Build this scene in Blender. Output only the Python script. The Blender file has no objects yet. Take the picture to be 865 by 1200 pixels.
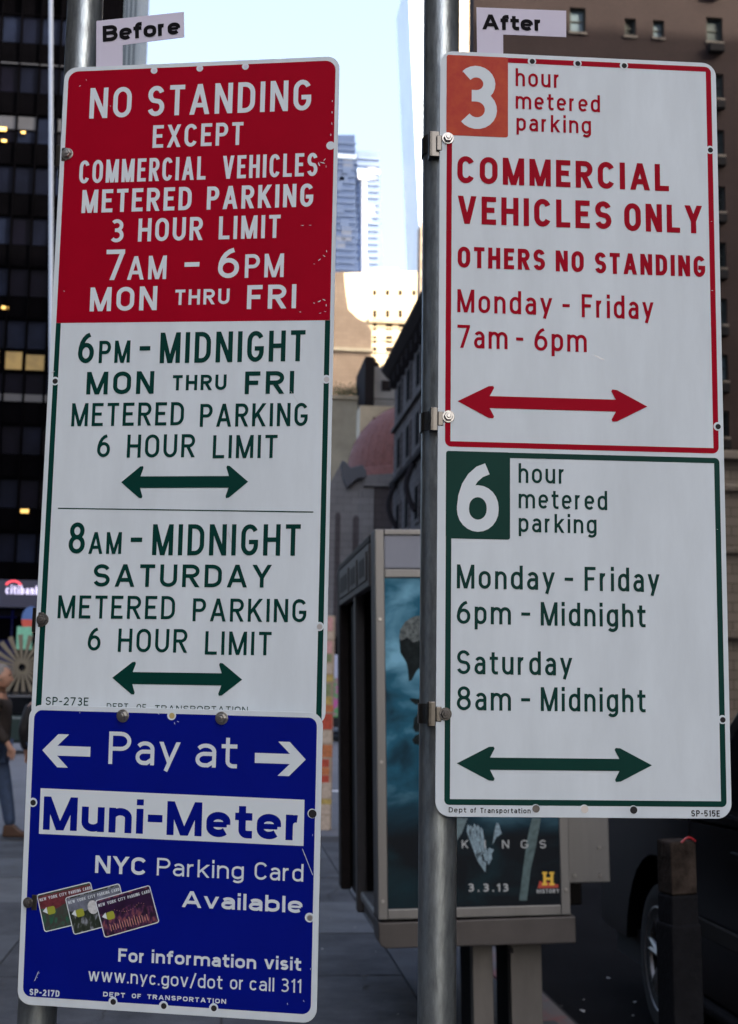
import bpy, bmesh, math, random
from mathutils import Vector, Matrix
random.seed(7)
S = bpy.context.scene
COL = S.collection
R = math.radians

# ------------------------------------------------------------------ camera, sky, sun, exposure
CAM_POS = Vector((0, 0, 1.6))
FWD = Vector((0.104533, 0.986287, 0.127716)); RGT = Vector((0.994046, -0.107587, 0.017233)); UPV = Vector((-0.030737, -0.125155, 0.991661))
FPX = 1598.6
cd = bpy.data.cameras.new('camera'); cam = bpy.data.objects.new('camera', cd); COL.objects.link(cam)
m3 = Matrix((RGT, UPV, -FWD)).transposed()
cam.matrix_world = Matrix.Translation(CAM_POS) @ m3.to_4x4()
cd.sensor_fit = 'VERTICAL'; cd.sensor_height = 36.0; cd.sensor_width = 26.0
cd.lens = FPX / 1200 * 36
cd.clip_start = 0.05; cd.clip_end = 5000
cd.dof.use_dof = True; cd.dof.focus_distance = 1.72; cd.dof.aperture_fstop = 11.5
S.camera = cam
SUN_EL = R(31); SUN_DIR = Vector((0.80 * math.cos(SUN_EL), -0.60 * math.cos(SUN_EL), math.sin(SUN_EL)))
W = bpy.data.worlds.new('World'); S.world = W; W.use_nodes = True
nt = W.node_tree; bg = nt.nodes['Background']; sky = nt.nodes.new('ShaderNodeTexSky')
sky.sky_type = 'NISHITA'; sky.sun_disc = False; sky.sun_elevation = SUN_EL
sky.sun_rotation = math.atan2(SUN_DIR.x, SUN_DIR.y)
sky.air_density = 0.8; sky.dust_density = 9.0; sky.ozone_density = 0.2
nt.links.new(sky.outputs[0], bg.inputs[0]); bg.inputs[1].default_value = 0.13
sl = bpy.data.lights.new('sun', 'SUN'); so = bpy.data.objects.new('sun', sl); COL.objects.link(so)
sl.energy = 2.2; sl.angle = R(0.5); sl.color = (1.0, 0.87, 0.68)
so.rotation_euler = (-SUN_DIR).to_track_quat('-Z', 'Y').to_euler()
S.view_settings.view_transform = 'Standard'; S.view_settings.look = 'None'; S.view_settings.gamma = 1
S.view_settings.exposure = 2.68

def at(px, py, Y):
    """world point seen at photo pixel (865x1200) at street distance Y"""
    d = FWD * FPX + RGT * (px - 432.5) - UPV * (py - 600)
    return CAM_POS + d * (Y / d.y)

# ------------------------------------------------------------------ materials
def mat(name, col, rough=0.6, metal=0.0, var=0.0, vscale=4.0, bump=0.0, bscale=40.0, col2=None, emit=None, estr=0.0, spec=0.5, stretch=None, coat=0.0, thr=None, world=False):
    m = bpy.data.materials.new(name); m.use_nodes = True
    t = m.node_tree; b = t.nodes['Principled BSDF']
    b.inputs['Base Color'].default_value = (*col, 1); b.inputs['Roughness'].default_value = rough
    b.inputs['Metallic'].default_value = metal; b.inputs['Specular IOR Level'].default_value = spec
    b.inputs['Coat Weight'].default_value = coat; b.inputs['Coat Roughness'].default_value = 0.25
    if emit: b.inputs['Emission Color'].default_value = (*emit, 1); b.inputs['Emission Strength'].default_value = estr
    if var or bump:
        if world:
            g = t.nodes.new('ShaderNodeNewGeometry'); src = g.outputs['Position']
        else:
            g = t.nodes.new('ShaderNodeTexCoord'); src = g.outputs['Object']
        mp = t.nodes.new('ShaderNodeMapping'); t.links.new(src, mp.inputs[0])
        if stretch: mp.inputs['Scale'].default_value = stretch
    if var:
        n = t.nodes.new('ShaderNodeTexNoise'); n.inputs['Scale'].default_value = vscale; n.inputs['Detail'].default_value = 8; n.inputs['Roughness'].default_value = 0.65
        t.links.new(mp.outputs[0], n.inputs['Vector'])
        r = t.nodes.new('ShaderNodeValToRGB'); t.links.new(n.outputs['Fac'], r.inputs[0])
        lo, hi = thr or (0.3, 0.7)
        r.color_ramp.elements[0].position = lo; r.color_ramp.elements[1].position = hi
        c2 = col2 or tuple(min(1, c * (1 + var)) for c in col); c1 = col if col2 else tuple(c * (1 - var) for c in col)
        r.color_ramp.elements[0].color = (*c1, 1); r.color_ramp.elements[1].color = (*c2, 1)
        t.links.new(r.outputs[0], b.inputs['Base Color'])
    if bump:
        n = t.nodes.new('ShaderNodeTexNoise'); n.inputs['Scale'].default_value = bscale; n.inputs['Detail'].default_value = 6
        t.links.new(mp.outputs[0], n.inputs['Vector'])
        bp = t.nodes.new('ShaderNodeBump'); bp.inputs['Strength'].default_value = bump; bp.inputs['Distance'].default_value = 0.01
        t.links.new(n.outputs['Fac'], bp.inputs['Height']); t.links.new(bp.outputs[0], b.inputs['Normal'])
    return m

def masonry(name, c1, c2, mortar, scale, bw=0.5, bh=0.25, ms=0.02, rough=0.85):
    m = mat(name, c1, rough, spec=.1); t = m.node_tree; b = t.nodes['Principled BSDF']
    g = t.nodes.new('ShaderNodeNewGeometry'); sx = t.nodes.new('ShaderNodeSeparateXYZ'); t.links.new(g.outputs['Position'], sx.inputs[0])
    ad = t.nodes.new('ShaderNodeMath'); ad.operation = 'ADD'; t.links.new(sx.outputs[0], ad.inputs[0]); t.links.new(sx.outputs[1], ad.inputs[1])
    cx = t.nodes.new('ShaderNodeCombineXYZ'); t.links.new(ad.outputs[0], cx.inputs[0]); t.links.new(sx.outputs[2], cx.inputs[1])
    br = t.nodes.new('ShaderNodeTexBrick'); br.inputs['Scale'].default_value = scale; br.inputs['Color1'].default_value = (*c1, 1); br.inputs['Color2'].default_value = (*c2, 1)
    br.inputs['Mortar'].default_value = (*mortar, 1); br.inputs['Mortar Size'].default_value = ms; br.inputs['Brick Width'].default_value = bw; br.inputs['Row Height'].default_value = bh
    t.links.new(cx.outputs[0], br.inputs['Vector'])
    n = t.nodes.new('ShaderNodeTexNoise'); n.inputs['Scale'].default_value = 0.35; n.inputs['Detail'].default_value = 9
    t.links.new(g.outputs['Position'], n.inputs['Vector'])
    mx = t.nodes.new('ShaderNodeMix'); mx.data_type = 'RGBA'; mx.blend_type = 'MULTIPLY'; mx.inputs['Factor'].default_value = 0.6
    cr = t.nodes.new('ShaderNodeValToRGB'); cr.color_ramp.elements[0].color = (.55, .55, .55, 1); cr.color_ramp.elements[0].position = .3; cr.color_ramp.elements[1].position = .7
    t.links.new(n.outputs['Fac'], cr.inputs[0]); t.links.new(br.outputs['Color'], mx.inputs['A']); t.links.new(cr.outputs[0], mx.inputs['B'])
    t.links.new(mx.outputs['Result'], b.inputs['Base Color'])
    return m

M = {}
M['white'] = mat('reflective white sheeting', (.585, .665, .725), .5, var=.07, vscale=9, spec=.15, bump=.06, bscale=9, stretch=(2.2, 1, .5))
M['white_print'] = mat('white print', (.60, .68, .74), .5, spec=.15)
M['red'] = mat('red sign ink', (.310, .0012, .0145), .5, var=.07, vscale=9, spec=.04)
M['red_glare'] = mat('red ink with painted glare', (.35, .015, .010), .4, var=.3, vscale=42, col2=(.45, .055, .014), spec=.12)  # orange mottling paints a warm glare into the ink colour
M['green'] = mat('green sign ink', (.0008, .036, .029), .45, var=.08, vscale=9, spec=.08)
M['blue'] = mat('blue sign ink', (.0008, .0060, .205), .45, var=.08, vscale=7, spec=.08)
M['black_print'] = mat('black print', (.008, .008, .010), .7, spec=.05)
M['alu_edge'] = mat('sheet aluminium edge', (.5, .5, .52), .4, metal=.9)
M['hole'] = mat('dark hole', (.012, .012, .014), .9)
M['galv'] = mat('galvanised steel pole', (.33, .375, .395), .38, metal=.85, var=.34, vscale=90, bump=.07, bscale=300, stretch=(1, 1, .3))
M['bolt'] = mat('zinc bolt', (.36, .36, .35), .35, metal=.95, var=.2, vscale=60)
M['rust_bolt'] = mat('weathered bolt', (.12, .115, .11), .5, metal=.8, var=.3, vscale=90)
M['strap'] = mat('stainless strap', (.13, .125, .115), .32, metal=.95, var=.1, vscale=40)
M['paper'] = mat('tag paper', (.56, .55, .68), .7)
M['conc'] = mat('sidewalk concrete', (.092, .103, .118), .85, spec=.2, var=.3, vscale=1.6, bump=.5, bscale=60, world=True)
M['conc2'] = mat('patched sidewalk concrete', (.068, .075, .087), .85, spec=.2, var=.42, vscale=3.1, bump=.6, bscale=45, world=True)
M['conc3'] = mat('lighter sidewalk concrete', (.118, .130, .144), .85, spec=.2, var=.3, vscale=2.1, bump=.5, bscale=55, world=True)
M['joint'] = mat('joint dirt', (.03, .03, .032), .95)
M['kerb'] = mat('granite kerb', (.17, .17, .175), .8, var=.3, vscale=5, bump=.5, bscale=60, world=True)
M['kerb_red'] = mat('kerb with worn red paint', (.17, .16, .16), .8, var=.3, vscale=3, col2=(.26, .10, .10), bump=.4, thr=(.48, .6), world=True)
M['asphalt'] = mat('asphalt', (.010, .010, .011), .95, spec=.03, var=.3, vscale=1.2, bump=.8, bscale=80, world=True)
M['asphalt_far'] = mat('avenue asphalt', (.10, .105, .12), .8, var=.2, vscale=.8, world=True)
M['paint'] = mat('road paint', (.7, .7, .7), .7, var=.2, vscale=6, world=True)
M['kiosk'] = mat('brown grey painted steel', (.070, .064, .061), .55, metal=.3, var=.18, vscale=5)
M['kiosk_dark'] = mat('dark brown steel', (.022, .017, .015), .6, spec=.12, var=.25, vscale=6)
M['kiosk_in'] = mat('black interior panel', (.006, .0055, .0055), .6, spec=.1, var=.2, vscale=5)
M['alu'] = mat('brushed aluminium frame', (.19, .19, .185), .45, metal=.5, var=.1, vscale=12, stretch=(1, 1, .1))
M['alu_panel'] = mat('pale grey header panel', (.23, .25, .30), .5, spec=.2, var=.06, vscale=5)
M['post_tan'] = mat('weathered tan post', (.125, .118, .108), .7, var=.18, vscale=7, stretch=(1, 1, .3), bump=.2)
M['post_dark'] = mat('dark rusted post', (.010, .0105, .0125), .8, spec=.05, var=.35, vscale=10, bump=.4, bscale=70)
M['post_brown'] = mat('worn brown post top', (.032, .025, .021), .8, spec=.05, var=.6, vscale=22, bump=.5, bscale=70)
M['red_plastic'] = mat('red tape', (.25, .01, .015), .5)
M['carblack'] = mat('black car paint', (.0015, .0015, .002), .35, spec=.10, bump=.02, bscale=5)
M['carglass'] = mat('dark car glass', (.006, .007, .009), .1, spec=.5)
M['rubber'] = mat('tyre rubber', (.012, .012, .012), .85)
M['rim'] = mat('grey alloy rim', (.34, .34, .35), .38, metal=.8, var=.12, vscale=20)
M['chrome'] = mat('chrome trim', (.6, .65, .75), .2, metal=1)

# ------------------------------------------------------------------ object helpers
def link(o, parent=None):
    COL.objects.link(o)
    if parent: o.parent = parent
    return o
def tag(o, label=None, cat=None, group=None, kind=None):
    if label: o['label'] = label
    if cat: o['category'] = cat
    if group: o['group'] = group
    if kind: o['kind'] = kind
    return o
def thing(name, label, cat, loc=(0, 0, 0), rz=0, group=None, mw=None):
    o = bpy.data.objects.new(name, None); o.empty_display_size = .2; link(o)
    o.location = loc; o.rotation_euler = (0, 0, rz)
    if mw is not None: o.matrix_world = mw
    return tag(o, label, cat, group)
class MB:
    def __init__(s): s.v = []; s.f = []; s.mi = []; s.k = 0
    def add(s, vs, fs):
        n = len(s.v); s.v += [tuple(v) for v in vs]; s.f += [tuple(i + n for i in f) for f in fs]; s.mi += [s.k] * len(fs); return s
    def box(s, x0, x1, y0, y1, z0, z1):
        return s.add([(x0,y0,z0),(x1,y0,z0),(x1,y1,z0),(x0,y1,z0),(x0,y0,z1),(x1,y0,z1),(x1,y1,z1),(x0,y1,z1)],
                     [(0,3,2,1),(4,5,6,7),(0,1,5,4),(1,2,6,5),(2,3,7,6),(3,0,4,7)])
    def cyl(s, p0, p1, r0, r1=None, n=20, caps=True):
        p0 = Vector(p0); p1 = Vector(p1); r1 = r0 if r1 is None else r1
        d = (p1 - p0).normalized(); a = Vector((0, 0, 1)) if abs(d.z) < .9 else Vector((1, 0, 0))
        u = d.cross(a).normalized(); w = d.cross(u)
        vs = []; fs = []
        for i in range(n):
            t = 2 * math.pi * i / n; e = u * math.cos(t) + w * math.sin(t)
            vs += [p0 + e * r0, p1 + e * r1]
        for i in range(n):
            j = (i + 1) % n; fs.append((2*i, 2*i+1, 2*j+1, 2*j))
        if caps: fs += [tuple(2*i for i in range(n)), tuple(2*i+1 for i in reversed(range(n)))]
        return s.add(vs, fs)
    def lathe(s, prof, c=(0, 0, 0), axis='z', n=32):
        vs = []; fs = []; c = Vector(c)
        for i in range(n):
            t = 2 * math.pi * i / n
            for r, h in prof:
                p = (r*math.cos(t), r*math.sin(t), h) if axis == 'z' else ((h, r*math.cos(t), r*math.sin(t)) if axis == 'x' else (r*math.cos(t), h, r*math.sin(t)))
                vs.append(c + Vector(p))
        k = len(prof)
        for i in range(n):
            j = (i + 1) % n
            for q in range(k - 1): fs.append((i*k+q, i*k+q+1, j*k+q+1, j*k+q))
        return s.add(vs, fs)
    def prism(s, poly, a, b, plane='xz'):
        """poly in a plane, extruded along the third axis from a to b"""
        f = {'xz': lambda p, t: (p[0], t, p[1]), 'xy': lambda p, t: (p[0], p[1], t), 'yz': lambda p, t: (t, p[0], p[1])}[plane]
        n = len(poly); vs = [f(p, a) for p in poly] + [f(p, b) for p in poly]
        fs = [tuple(range(n)), tuple(reversed(range(n, 2*n)))] + [(i, i + n, (i+1) % n + n, (i+1) % n) for i in range(n)]
        return s.add(vs, fs)
    def mesh(s, name, *ms):
        me = bpy.data.meshes.new(name); me.from_pydata(s.v, [], s.f); me.validate()
        for m in ms: me.materials.append(M[m] if isinstance(m, str) else m)
        if len(ms) > 1 and len(me.polygons) == len(s.mi):
            for p, k in zip(me.polygons, s.mi): p.material_index = k
        bm = bmesh.new(); bm.from_mesh(me); bmesh.ops.recalc_face_normals(bm, faces=bm.faces); bm.to_mesh(me); bm.free()
        return me
    def build(s, name, ms, parent=None, smooth=False, bevel=0, seg=2):
        if isinstance(ms, (str, bpy.types.Material)): ms = [ms]
        me = s.mesh(name, *ms); o = link(bpy.data.objects.new(name, me), parent)
        if smooth:
            for p in me.polygons: p.use_smooth = True
            me.set_sharp_from_angle(angle=R(40))
        if bevel:
            md = o.modifiers.new('bevel', 'BEVEL'); md.width = bevel; md.segments = seg; md.limit_method = 'ANGLE'
        return o
def boxpart(name, m, parent, *b, bevel=0): return MB().box(*b).build(name, m, parent, bevel=bevel)
def inst(name, me, parent=None, loc=(0, 0, 0), rot=(0, 0, 0), scale=(1, 1, 1)):
    o = link(bpy.data.objects.new(name, me), parent); o.location = loc; o.rotation_euler = rot; o.scale = scale; return o
def copy_tree(o, parent=None):
    c = o.copy(); COL.objects.link(c); c.parent = parent
    for ch in list(o.children): copy_tree(ch, c)
    return c
def rrect(x0, x1, z0, z1, r, n=6):
    out = []
    for cx, cz, a in ((x1-r, z1-r, 0), (x0+r, z1-r, 90), (x0+r, z0+r, 180), (x1-r, z0+r, 270)):
        for i in range(n + 1):
            t = R(a + 90 * i / n); out.append((cx + r*math.cos(t), cz + r*math.sin(t)))
    return out

# ------------------------------------------------------------------ stroke lettering
def arc(cx, cy, rx, ry, a0, a1, n=None):
    n = n or max(3, int(abs(a1 - a0) / 15))
    return [(cx + rx*math.cos(R(a0 + (a1-a0)*i/n)), cy + ry*math.sin(R(a0 + (a1-a0)*i/n))) for i in range(n + 1)]
def oval(x0, x1, y0, y1, r):
    c = (x0+x1)/2; rx = (x1-x0)/2
    return ('o', arc(c, y1-r, rx, r, 0, 180) + arc(c, y0+r, rx, r, 180, 360))
def glyphs(xh):
    r = xh * .34
    G = {}
    V = ('ee', [(0, 0), (0, 1)])
    G['A'] = (.72, [('cc', [(0, 0), (.5, 1)]), ('cc', [(.5, 1), (1, 0)]), ('bb', [(.16, .27), (.84, .27)])])
    G['B'] = (.64, [V, ('eb', [(0, 1), (.55, 1)] + arc(.55, .765, .40, .235, 90, -90) + [(0, .53)]), ('be', [(0, .53), (.55, .53)] + arc(.55, .265, .45, .265, 90, -90) + [(0, 0)])])
    G['C'] = (.62, [('bb', arc(.5, .7, .5, .3, 22, 180) + arc(.5, .3, .5, .3, 180, 338))])
    G['D'] = (.62, [V, ('ee', [(0, 1), (.4, 1)] + arc(.4, .68, .6, .32, 90, 0) + arc(.4, .32, .6, .32, 0, -90) + [(0, 0)])])
    G['E'] = (.53, [V, ('ee', [(0, 1), (1, 1)]), ('be', [(0, .52), (.82, .52)]), ('ee', [(0, 0), (1, 0)])])
    G['F'] = (.52, [V, ('ee', [(0, 1), (1, 1)]), ('be', [(0, .50), (.82, .50)])])
    G['G'] = (.63, [('be', arc(.5, .7, .5, .3, 25, 180) + arc(.5, .3, .5, .3, 180, 355) + [(1, .42)]), ('ee', [(1, .42), (.62, .42)])])
    G['H'] = (.63, [V, ('ee', [(1, 0), (1, 1)]), ('bb', [(0, .51), (1, .51)])])
    G['I'] = (0, [V])
    G['K'] = (.65, [V, ('cb', [(1, 1), (.02, .33)]), ('bc', [(.36, .56), (1, 0)])])
    G['L'] = (.52, [V, ('ee', [(0, 0), (1, 0)])])
    G['M'] = (.78, [V, ('ee', [(1, 0), (1, 1)]), ('cc', [(0, 1), (.5, .0)]), ('cc', [(.5, .0), (1, 1)])])
    G['N'] = (.64, [V, ('ee', [(1, 0), (1, 1)]), ('cc', [(0, 1), (1, 0)])])
    G['O'] = (.65, [oval(0, 1, 0, 1, .31)])
    G['P'] = (.60, [V, ('eb', [(0, 1), (.55, 1)] + arc(.55, .735, .45, .265, 90, -90) + [(0, .47)])])
    G['R'] = (.62, [V, ('eb', [(0, 1), (.55, 1)] + arc(.55, .745, .45, .255, 90, -90) + [(0, .49)]), ('bc', [(.45, .49), (1, 0)])])
    G['S'] = (.61, [('bb', arc(.5, .745, .48, .255, 18, 240) + arc(.5, .255, .5, .255, 60, -162))])
    G['T'] = (.55, [('ee', [(0, 1), (1, 1)]), ('be', [(.5, 1), (.5, 0)])])
    G['U'] = (.62, [('ee', [(0, 1), (0, .3)] + arc(.5, .3, .5, .3, 180, 360)[1:] + [(1, 1)])])
    G['V'] = (.68, [('cc', [(0, 1), (.5, 0)]), ('cc', [(.5, 0), (1, 1)])])
    G['W'] = (.95, [('cc', [(0, 1), (.25, 0)]), ('cc', [(.25, 0), (.5, 1)]), ('cc', [(.5, 1), (.75, 0)]), ('cc', [(.75, 0), (1, 1)])])
    G['X'] = (.66, [('cc', [(0, 0), (1, 1)]), ('cc', [(0, 1), (1, 0)])])
    G['Y'] = (.68, [('cb', [(0, 1), (.5, .42)]), ('cb', [(1, 1), (.5, .42)]), ('ee', [(.5, .42), (.5, 0)])])
    G['-'] = (.33, [('ee', [(0, .46), (1, .46)])])
    G['.'] = (0, [('ee', [(0, 0), (0, .002)])])
    G['1'] = (.30, [('ee', [(1, 0), (1, 1)]), ('bb', [(.0, .80), (1, .97)])])
    G['2'] = (.58, [('be', arc(.5, .71, .5, .29, 160, -25) + [(0, 0), (1, 0)])])
    G['3'] = (.58, [('bb', arc(.47, .765, .47, .235, 140, -90) + [(.30, .53)]), ('bb', [(.30, .53)] + arc(.48, .265, .52, .265, 90, -142))])
    G['5'] = (.58, [('eb', [(.92, 1), (.08, 1), (.03, .50)] + arc(.5, .31, .5, .31, 128, -150))])
    G['6'] = (.60, [oval(0, 1, 0, .60, .28), ('bb', arc(.95, .30, .95, .70, 180, 98))])
    G['7'] = (.60, [('ee', [(0, 1), (1, 1)]), ('bc', [(1, .98), (.30, 0)])])
    G['8'] = (.62, [oval(.07, .93, .53, 1, .225), oval(0, 1, 0, .53, .255)])
    st = ('ee', [(1, 0), (1, xh)])
    bowl = oval(0, 1, 0, xh, r)
    G['a'] = (.50, [('be', arc(.5, xh-r*.9, .5, r*.9, 150, 0) + [(1, 0)]), ('bb', [(1, xh*.58), (.42, xh*.58)] + arc(.42, xh*.29, .42, xh*.29, 90, 270) + [(.62, 0), (1, xh*.2)])])
    G['b'] = (.53, [V, bowl]); G['d'] = (.53, [('ee', [(1, 0), (1, 1)]), bowl])
    G['c'] = (.48, [('bb', arc(.5, xh-r, .5, r, 30, 180) + arc(.5, r, .5, r, 180, 330))])
    G['e'] = (.53, [('bb', [(0, xh*.5), (1, xh*.5)], .72), ('bb', [(1, xh*.5)] + arc(.5, xh-r, .5, r, 0, 180) + arc(.5, r, .5, r, 180, 322))])
    G['f'] = (.36, [('ee', [(.35, 0), (.35, .8)] + arc(.85, .8, .5, .2, 180, 90) + [(1, 1)]), ('ee', [(0, xh), (.9, xh)])])
    G['g'] = (.53, [bowl, ('eb', [(1, xh), (1, -.06)] + arc(.5, -.06, .5, .20, 0, -145))])
    G['h'] = (.52, [V, ('be', arc(.5, xh-r, .5, r, 178, 0) + [(1, 0)])])
    G['i'] = (0, [('ee', [(0, 0), (0, xh)]), ('dd', [(0, xh), (0, 1.0)])])
    G['w'] = (.80, [('cc', [(0, xh), (.25, 0)]), ('cc', [(.25, 0), (.5, xh)]), ('cc', [(.5, xh), (.75, 0)]), ('cc', [(.75, 0), (1, xh)])])
    G['/'] = (.42, [('ee', [(0, -.08), (1, 1.05)])])
    G['k'] = (.52, [V, ('cb', [(1, xh), (.02, xh*.36)]), ('bc', [(.36, xh*.56), (1, 0)])])
    G['l'] = (0, [V])
    G['m'] = (.90, [('ee', [(0, 0), (0, xh)]), ('be', arc(.25, xh-r, .25, r, 178, 0) + [(.5, 0)]), ('be', arc(.75, xh-r, .25, r, 178, 0) + [(1, 0)])])
    G['n'] = (.52, [('ee', [(0, 0), (0, xh)]), ('be', arc(.5, xh-r, .5, r, 178, 0) + [(1, 0)])])
    G['o'] = (.54, [bowl]); G['p'] = (.53, [('ee', [(0, -.26), (0, xh)]), bowl])
    G['r'] = (.34, [('ee', [(0, 0), (0, xh)]), ('bb', arc(.75, xh-r*1.1, .75, r*1.1, 178, 75))])
    G['s'] = (.46, [('bb', arc(.5, xh*.745, .48, xh*.255, 25, 240) + arc(.5, xh*.255, .5, xh*.255, 60, -155))])
    G['t'] = (.38, [('ee', [(.36, .92), (.36, .17)] + arc(.83, .17, .47, .17, 180, 270) + [(1, 0)]), ('ee', [(0, xh), (1, xh)])])
    G['u'] = (.52, [('eb', [(0, xh), (0, r)] + arc(.5, r, .5, r, 180, 358)), st])
    G['v'] = (.56, [('cc', [(0, xh), (.5, 0)]), ('cc', [(.5, 0), (1, xh)])])
    G['y'] = (.56, [('cb', [(0, xh), (.5, 0)]), ('cb', [(1, xh), (.28, -.26)])])
    return G
GL = {}
def clip(poly, ax, lim, sgn):
    out = []
    for i in range(len(poly)):
        a, b = poly[i-1], poly[i]; da, db = (lim - a[ax])*sgn, (lim - b[ax])*sgn
        if da >= 0:
            if db >= 0: out.append(b)
            else:
                t = da/(da-db); out.append((a[0]+(b[0]-a[0])*t, a[1]+(b[1]-a[1])*t))
        elif db >= 0:
            t = da/(da-db); out.append((a[0]+(b[0]-a[0])*t, a[1]+(b[1]-a[1])*t)); out.append(b)
    return out
def draw_glyph(mb, g, x, y, Wd, H, w, yo, nx=False, xh=.73):
    """adds a letter at x (left), baseline y, into mb on plane y=yo; sizes in metres"""
    W00 = w
    def mp(p): return (W00/2 + p[0]*(Wd-W00), W00/2 + p[1]*(H-W00))
    W0 = w
    for si, st_ in enumerate(g):
        fl, pts = st_[:2]; w = W0*(st_[2] if len(st_) > 2 and W0/H > .15 else 1)
        if fl == 'dd':
            ya = pts[0][1]*(H-w) + w; gp = H*1.02 - ya; y0_ = ya + gp*.36; mb.add([(x, yo, y + y0_), (x + w, yo, y + y0_), (x + w, yo, y + H*1.02), (x, yo, y + H*1.02)], [(0, 1, 2, 3)]); continue
        P = [mp(p) for p in pts]; closed = fl == 'o'; yy = yo - si*.00002
        Q = []
        for p in P:
            if not Q or (abs(p[0]-Q[-1][0]) + abs(p[1]-Q[-1][1])) > 1e-7: Q.append(p)
        P = Q
        if closed and abs(P[0][0]-P[-1][0]) + abs(P[0][1]-P[-1][1]) < 1e-6: P.pop()
        V2 = [Vector(p) for p in P]
        if len(V2) < 2: V2 = [V2[0], V2[0] + Vector((0, 1e-5))]
        if not closed:
            lo = min(v.y for v in V2) - w/2; hi = max(v.y for v in V2) + w/2
            for end, k, j in ((fl[0], 0, 1), (fl[1], -1, -2)):
                if end == 'c': V2[k] = Vector((V2[k].x, lo if V2[k].y < V2[j].y else hi))
            for end, k, j in ((fl[0], 0, 1), (fl[1], -1, -2)):
                d = (V2[k] - V2[j]).normalized()
                if end == 'e': V2[k] = V2[k] + d*w/2
                if end == 'c': V2[k] = V2[k] + d*w*1.2
        n = len(V2); L = []; Rr = []
        for i in range(n):
            a = V2[i-1] if (closed or i) else None; b = V2[(i+1) % n] if (closed or i < n-1) else None
            if a is None: t = (b - V2[i]).normalized(); nn = Vector((-t.y, t.x)); k = 1
            elif b is None: t = (V2[i] - a).normalized(); nn = Vector((-t.y, t.x)); k = 1
            else:
                t1 = (V2[i]-a).normalized(); t2 = (b-V2[i]).normalized(); n1 = Vector((-t1.y, t1.x)); n2 = Vector((-t2.y, t2.x))
                nn = (n1+n2); nn = nn.normalized() if nn.length > 1e-6 else n1; k = 1/max(.35, nn.dot(n1))
            L.append(V2[i] + nn*k*w/2); Rr.append(V2[i] - nn*k*w/2)
        rng = range(n if closed else n-1)
        for i in rng:
            j = (i+1) % n
            q = [tuple(L[i]), tuple(L[j]), tuple(Rr[j]), tuple(Rr[i])]
            if 'c' in fl:
                q = clip(q, 1, hi, 1); q = clip(q, 1, lo, -1)
                if fl == 'cc' and nx: q = clip(q, 0, Wd, 1) if len(q) > 2 else q; q = clip(q, 0, 0, -1) if len(q) > 2 else q
                if len(q) < 3: continue
            mb.add([(x + a, yy, y + b) for a, b in q], [tuple(range(len(q)))])
def word(mb, text, x0, x1, y, H, w, yo, xh=.73, sp=.19):
    wr = w/H; xh = round((xh - wr)/(1 - wr), 3)
    if xh not in GL: GL[xh] = glyphs(xh)
    G = GL[xh]
    fix = 0; var = 0
    for ch in text:
        gw = G[ch][0]
        if gw == 0: fix += w
        else: var += gw*H
    gap = sp*H if H > 0 else 0
    var += gap*(len(text)-1)
    k = max(.05, ((x1-x0) - fix)/var) if var else 1
    x = x0
    for ch in text:
        gw = G[ch][0]; ww = w if gw == 0 else gw*H*k
        if ch == '-' and len(text) == 1: ww = x1-x0
        draw_glyph(mb, G[ch][1], x, y, ww, H, w, yo, ch in 'MNX', xh)
        x += ww + gap*k
    return mb
def font_word(mb, text, x0, x1, y, H, yo, weight=0.0):
    c = bpy.data.curves.new('lettering', 'FONT'); c.body = text; c.offset = weight; c.resolution_u = 4
    o = bpy.data.objects.new('lettering', c); COL.objects.link(o)
    dg = bpy.context.evaluated_depsgraph_get(); me = bpy.data.meshes.new_from_object(o.evaluated_get(dg))
    xs = [v.co.x for v in me.vertices]; a, b = min(xs), max(xs)
    cap = 0.729; k = (x1-x0)/(b-a)
    mb.add([(x0 + (v.co.x-a)*k, yo, y + v.co.y*H/cap) for v in me.vertices], [tuple(p.vertices) for p in me.polygons])
    bpy.data.objects.remove(o); bpy.data.curves.remove(c); bpy.data.meshes.remove(me)
    return mb

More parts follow.
